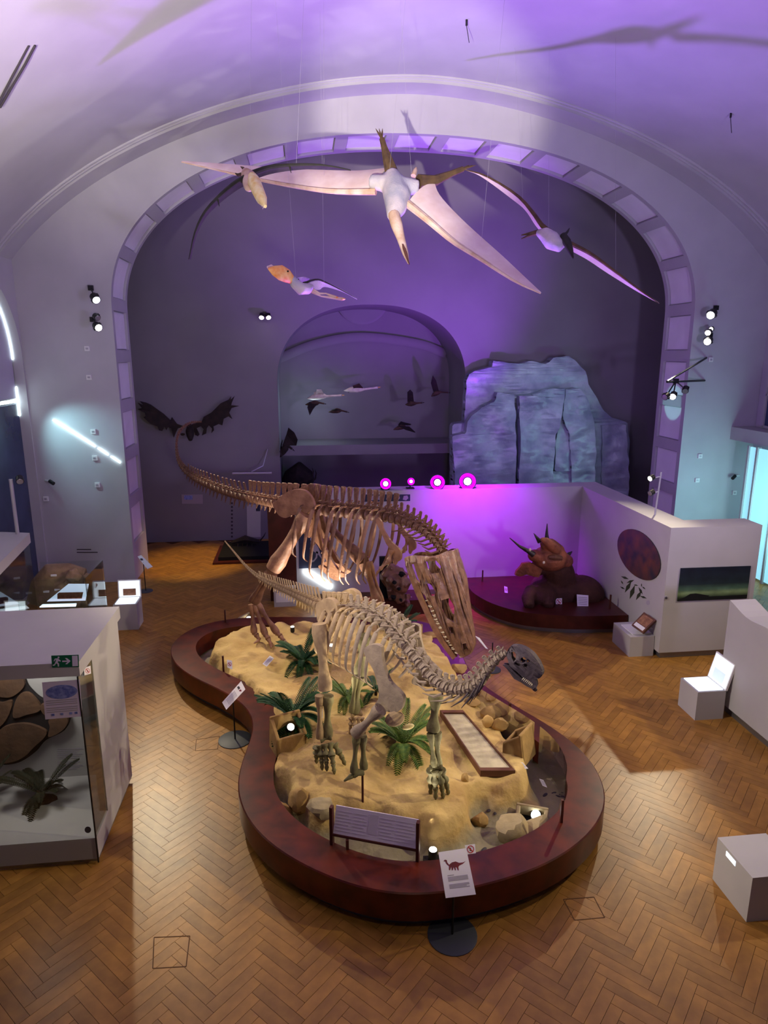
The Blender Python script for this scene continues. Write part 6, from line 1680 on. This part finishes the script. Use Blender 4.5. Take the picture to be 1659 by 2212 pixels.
for k in range(5):
    MB().tube([PY(515 + 10 * k, 1168, 17.2), PY(513 + 10 * k, 1184, 17.1)], .012, 5).build('leg', 'bird_dark', t)
MB().tube([PY(562, 1168, 17.2), PY(570, 1158, 17.2), PY(574, 1150, 17.2)], [.02, .014, .004], 6).build('horn', 'bird_dark', t)
# white caption box left of the poster
t = thing('caption_box', 'white box on the floor behind the sauropod tail', 'box', PZ(615, 1296, 0))
p = PZ(615, 1295, 0); p.y -= .42; MB().bx(p.x - .20, p.x + .24, p.y, p.y + .28, 0, .36).build('body', 'white_paint', t, False)
MB().bx(p.x - .16, p.x + .2, p.y - .004, p.y, .1, .3).build('face', 'white_bright', t, False)

# ---- right hand wavy panel
t = thing('wavy_panel', 'white exhibition wall with a wavy top edge at the right', 'panel', (6.0, 7.0, 0))
ys_ = np.linspace(4.2, 8.22, 34)
zt = PX(1560, 1292, 5.83).z
prof_ = [(float(y), float(zt - .03 + .05 * math.sin(3.1 * y + .6) + .03 * math.sin(7 * y))) for y in ys_]
MB().plate([(4.2, .14)] + [(8.22, .14)] + list(reversed(prof_)), [], lambda y, z, w: (5.83 + w, y, z), .38).build('board', 'white_paint', t, False)
MB().bx(5.90, 6.14, 4.2, 8.15, 0, .14).build('metal_foot', 'plinth_metal', t, False)

# ---- light box seats
def seat_box(label, corner, w, d, h, lid=None, slit=False):
    x, y = corner; t = thing('light_box_seat', label, 'light box', (x + w / 2, y + d / 2, 0))
    MB().bx(x, x + w, y, y + d, 0, h).build('body', 'white_paint', t, False)
    if lid:
        MB().bx(x + .03, x + w - .03, y + .03, y + d - .03, h, h + .012).build('light_tray', 'lightbox', t, False)
        hx, ang, lw = lid
        R = Matrix.Rotation(ang, 3, 'X') if hx == 'y' else Matrix.Rotation(ang, 3, 'Y')
        ld = None
        if hx == 'y':
            c = Vector((x + w / 2, y + d - .01, h)); up = R @ Vector((0, 0, 1)); nf_ = R @ Vector((0, -1, 0)); sx = Vector((1, 0, 0)); W = w
        else:
            c = Vector((x + w - .01, y + d / 2, h)); up = R @ Vector((0, 0, 1)); nf_ = R @ Vector((-1, 0, 0)); sx = Vector((0, 1, 0)); W = d
        def slabp(u0, u1, v0, v1, t0, t1):
            vs = [c + sx * u + up * v + nf_ * tt for tt in (t0, t1) for u, v in ((u0, v0), (u1, v0), (u1, v1), (u0, v1))]
            return MB().add(vs, [(0, 1, 2, 3), (7, 6, 5, 4), (0, 4, 5, 1), (1, 5, 6, 2), (2, 6, 7, 3), (3, 7, 4, 0)])
        ld = slabp(-W / 2, W / 2, 0, lw, -.03, 0).build('lid', 'white_bright', t, False)
        slabp(-W / 2 + .02, W / 2 - .02, .02, lw - .02, 0, .006).build('light_panel', 'lightbox', ld, False)
        slabp(-W * .28, W * .28, .04, lw * .5, .006, .010).build('picture', 'card_brown' if hx == 'y' else 'lightbox_soft', ld, False)
    if slit:
        MB().bx(x - .004, x, y + d * .45, y + d * .72, h - .08, h - .03).build('bright_slot', 'lightbox', t, False)
    return t
s1 = PZ(1505, 1556, 0)
seat_box('open glowing light box seat beside the wavy wall', (s1.x - .03, s1.y), .42, .44, .43, ('x', math.radians(14), .40))
s2 = PZ(1612, 1992, 0)
seat_box('plain white cube seat with a bright slot at the lower right', (s2.x, s2.y), .5, .52, .47, None, True)
s3 = PZ(249, 1362, 0)
seat_box('open glowing light box seat at the foot of the left pier', (s3.x, s3.y), .42, .40, .50, ('y', math.radians(-8), .34))
s4 = PX(28, 1345, -4.9)
seat_box('open glowing light box at the far left behind the front case', (-5.10, 10.9), .36, .36, .62, ('y', math.radians(-8), .36))
# fossil in a glass box with its lit text panel
g = thing('fossil_case', 'glass box with a rugged brown fossil rock left of the pier', 'display case', (-4.3, 11.2, 0))
cx0, cx1, cy0, cy1 = -4.70, -3.62, 10.9, 11.9
MB().bx(cx0, cx1, cy0, cy1, 0, .55).build('plinth', 'white_paint', g, False)
for a in ((cx0, cx1, cy0, cy0 + .01), (cx0, cx1, cy1 - .01, cy1), (cx1 - .01, cx1, cy0, cy1)):
    MB().bx(*a, .55, 1.45).build('glass_pane', 'clear_glass', g, False)
fk = thing('fossil_rock', 'rugged brown fossil rock inside the glass box', 'fossil', (-4.4, 11.4, .55))
mb = MB(); mb.tube([PY(84, 1300, 11.4), PY(95, 1265, 11.4), PY(112, 1240, 11.4), PY(150, 1236, 11.5), PY(185, 1240, 11.5)], [.20, .22, .20, .16, .10], 10)
mb.tube([PY(88, 1296, 11.3), PY(110, 1288, 11.3), PY(135, 1272, 11.3), PY(150, 1262, 11.4)], [.16, .14, .12, .08], 9)
mb.tube([PY(120, 1305, 11.4), PY(170, 1300, 11.4), PY(210, 1300, 11.5)], [.10, .10, .08], 8)
random.seed(3)
for _ in range(26):
    mb.ball(PY(random.uniform(84, 205), random.uniform(1240, 1300), random.uniform(11.25, 11.5)), random.uniform(.05, .13), 8, 6, jit=.6)
blob(fk, 'rock', mb, 'fossil_rock', 0.022, 1)
for q in ((116, 1243), (100, 1278), (124, 1274)):
    p = PY(*q, 11.2); MB().box(p, (.09, .02, .03)).build('tag', 'paper', fk, False)
q = [(148, 1261), (191, 1261), (184, 1297), (101, 1299)]
p0 = PY(150, 1280, 10.95); t = thing('lit_text_panel', 'slanted glowing blue text panel in front of the fossil rock', 'light box', p0)
quad(t, 'panel', q, p0, (0, -.85, .5), .02, 'lightbox_soft')
poly(t, 'picture', [(124, 1283), (128, 1280), (180, 1279), (177, 1293), (124, 1294)], p0, Vector((0, -.85, .5)).normalized(), 'card_brown', .004)
quad(t, 'light_edge', [(92, 1305), (165, 1303), (163, 1309), (85, 1311)], PY(130, 1307, 10.9), (0, -.6, .8), .02, 'lightbox')

# ---- large glass case at lower left
gc = thing('glass_case', 'large glass showcase with a thick white roof at the lower left', 'display case', (-3.4, 6.7, 0))
X1 = -2.18
MB().bx(-5.2, X1 + .02, 6.08, 7.52, 2.06, 2.20).build('roof', 'white_paint', gc, False)
MB().bx(-5.2, X1, 6.08, 7.46, .06, .30).build('base', 'white_paint', gc, False)
MB().bx(-5.2, X1 - .02, 6.12, 7.26, 0, .06).build('dark_foot', 'plinth_metal', gc, False)
MB().bx(-5.2, X1 - .081, 7.16, 7.45, .30, 2.06).build('back_panel', 'white_paint', gc, False)
MB().bx(X1 - .08, X1, 6.50, 7.46, .30, 2.06).build('side_panel', 'white_paint', gc, False)
MB().bx(-5.2, X1, 6.075, 6.082, .02, 2.06).build('front_glass', 'case_glass', gc, False)
MB().bx(X1 - .008, X1 - .001, 6.09, 6.50, .30, 2.06).build('side_glass', 'clear_glass', gc, False)
MB().bx(X1 - .008, X1 + .004, 6.07, 6.085, .02, 2.06).build('glass_edge', 'steel_black', gc, False)
def ZC(q): return (q[0] / 4.097, 1380 + q[1] / 4.097)
YC = 7.10
fp = thing('fossil_relief', 'round dark fossil shell slab of cracked plates inside the showcase', 'fossil', PY(40, 1640, YC))
def plateC(name, pts, y, th, m, par):
    pp = [PY(*ZC(q), y) for q in closed_cr(pts, 4)]
    MB().plate([(p.x, p.z) for p in pp], [], lambda x, z, w: (x, y + w, z), th).build(name, m, par, True)
plateC('matrix_slab', [(-160, 300), (0, 275), (90, 285), (200, 345), (245, 430), (335, 520), (420, 560), (560, 620), (612, 700), (570, 810), (410, 895), (330, 985), (240, 1055), (140, 1102), (0, 1112), (-200, 1060), (-300, 800), (-280, 500)], YC, .05, 'fossil_gap', fp)
for pl_ in ([(-100, 320), (60, 295), (185, 345), (212, 420), (130, 500), (40, 520), (-80, 480)], [(150, 520), (250, 480), (350, 585), (345, 640), (240, 672), (115, 695)], [(-90, 560), (10, 570), (100, 550), (90, 640), (20, 760), (-90, 800)], [(10, 800), (140, 755), (270, 760), (400, 815), (395, 870), (300, 960), (220, 1040), (110, 1090), (-40, 1095), (-100, 940)], [(430, 720), (520, 690), (600, 715), (560, 805), (430, 870), (440, 780)], [(370, 580), (520, 630), (560, 665), (440, 690), (370, 650)]):
    plateC('shell_plate', pl_, YC - .035, .04, 'fossil_plate', fp)
cb = PY(100, 1775, 6.75)
cy_ = cycad((cb.x, cb.y, .33), .40, 'dark palm like plant inside the showcase', 18, 'frond_dark', 21, name='cycad')
md = PY(96, 1790, 6.75); MB().ball((cb.x, cb.y, .31), (.14, .09, .04), 14, 8, jit=.3).build('soil_mound', 'bark', cy_)
cycad((cb.x - .62, cb.y + .1, .33), .36, 'dark palm like plant cut by the left edge of the picture', 9, 'frond_dark', 22)
YG = Vector((0, 6.075, 0)); nF = Vector((0, -1, 0))
Q = [(91, 1474), (172, 1468), (178, 1547), (98, 1554)]
t = thing('case_poster', 'lilac notice with a blue oval picture on the glass of the showcase', 'notice', on_plane(135, 1510, YG, nF))
quad(t, 'sheet', Q, YG, nF, .003, 'paper_lilac', .003)
poly(t, 'oval_picture', [(133.5 + 34 * math.cos(a), 1494 + 15 * math.sin(a) - 2 * math.cos(a)) for a in [2 * math.pi * i / 28 for i in range(28)]], YG, nF, 'blue_print', .005)
for k in range(6): 
    v = .50 + .055 * k + (.03 if k > 2 else 0); poly(t, 'text_line', [bilin(Q, .06, v), bilin(Q, .90, v), bilin(Q, .90, v + .018), bilin(Q, .06, v + .018)], YG, nF, 'ink', .005)
for u in (.18, .42, .66, .80): poly(t, 'logo', [bilin(Q, u, .86), bilin(Q, u + .08, .86), bilin(Q, u + .08, .92), bilin(Q, u, .92)], YG, nF, 'blue_print', .005)
YB_ = Vector((0, 7.16, 0))
t = thing('case_caption', 'faint grey caption printed on the back of the showcase', 'caption', on_plane(152, 1640, YB_, nF))
for k in range(12):
    if k == 6: continue
    y = 1617 + 4 * k; poly(t, 'text_line', [(124, y), (178 - (k % 3) * 6, y - 1), (178 - (k % 3) * 6, y + .8), (124, y + 1.6)], YB_, nF, 'ink', .003)
YS = Vector((0, 6.08, 0))
t = thing('exit_sign', 'green emergency exit sign with a running figure and an arrow', 'exit sign', on_plane(141, 1427, YS, nF))
quad(t, 'plate', [(111, 1416), (170, 1414), (171, 1440), (113, 1441.5)], YS, nF, .004, 'exit_green', .005)
for nm, P_ in (('door', [(156, 1416), (168, 1415.5), (169, 1438), (157, 1438.5)]), ('arrow', [(135, 1426.5), (146, 1426.2), (141, 1421), (145, 1421), (153, 1427.3), (145.5, 1434), (141.5, 1434), (146.5, 1429), (135, 1429.2)]),
               ('runner_head', ring_px((127, 1419.5), 2, 10)), ('runner_body', [(119, 1422), (126, 1421.5), (129, 1424.5), (132, 1427), (131, 1428.5), (127, 1427), (125, 1430), (128, 1433), (128, 1439), (125.5, 1439), (125, 1434), (121.5, 1432), (119, 1437), (114.5, 1437.5), (114.5, 1435.5), (118, 1434.5), (121, 1427.5), (122, 1424), (120, 1424.5), (118, 1428), (116.3, 1427.2)])):
    poly(t, nm, P_, YS, nF, 'paper_lilac', .007)
t = thing('case_sticker', 'small square warning sticker on the showcase edge', 'sticker', on_plane(188, 1448, Vector((X1, 0, 0)), Vector((1, 0, 0))))
quad(t, 'plate', [(181, 1443), (195, 1438), (196, 1455), (182, 1459)], Vector((X1 + .003, 0, 0)), Vector((1, 0, 0)), .002, 'paper', .003)
ban_sign(t, (188.5, 1449), 5.0, Vector((X1 + .004, 0, 0)), Vector((1, 0, 0)), 1.1)
t = thing('case_sticker', 'round faint logo sticker low on the showcase glass', 'sticker', on_plane(190, 1792, YG, nF))
poly(t, 'mark', ring_px((190, 1792), 7, 16), YG, nF, 'ink_dark', .004)
# second showcase further back at the left edge
t = thing('rear_case', 'second glass showcase with a white roof at the far left', 'display case', (-6.0, 9.0, 0))
a, b = PZ(64, 1151, 2.2), PZ(0, 1152, 2.2)
c1, c2 = PZ(64, 1151, 2.2), PZ(63, 1168, 2.06); c2 = Vector((c1.x, c1.y, 2.06))
f1 = PZ(0, 1215, 2.2)
ol_ = [(c1.x, c1.y), (b.x, b.y), (-6.9, 10.4), (f1.x - .2, f1.y - .3)]
dirv = Vector((f1.x - c1.x, f1.y - c1.y, 0))
ol_ = [(c1.x, c1.y), (c1.x + dirv.x * 1.4, c1.y + dirv.y * 1.4), (-5.7, c1.y + dirv.y * 1.4), (-5.7, c1.y + .3)]
MB().plate(ol_, [], lambda x, y, w: (x, y, 2.04 + w), .16).build('roof', 'white_paint', t, False)
gx = [(c1.x - .02, c1.y - .02), (c1.x + dirv.x * 1.38 - .02, c1.y + dirv.y * 1.38)]
MB().plate([(gx[0][0], .1), (gx[1][0], .1), (gx[1][0], 2.04), (gx[0][0], 2.04)], [], lambda x, z, w: (x - .01 * w, gx[0][1] + (gx[1][1] - gx[0][1]) * (x - gx[0][0]) / (gx[1][0] - gx[0][0]) + w, z), .012).build('glass_pane', 'case_glass', t, False)

t = thing('pier_text', 'two faint lines of small print on the left pier', 'lettering', PY(190, 1190, 15.02))
for x0, x1, y in ((166, 197, 1187), (166, 211, 1193)):
    poly(t, 'text_line', [(x0, y - 1), (x1, y - 1), (x1, y + 1), (x0, y + 1)], Vector((0, 15.02, 0)), nF, 'ink_dark', .003)
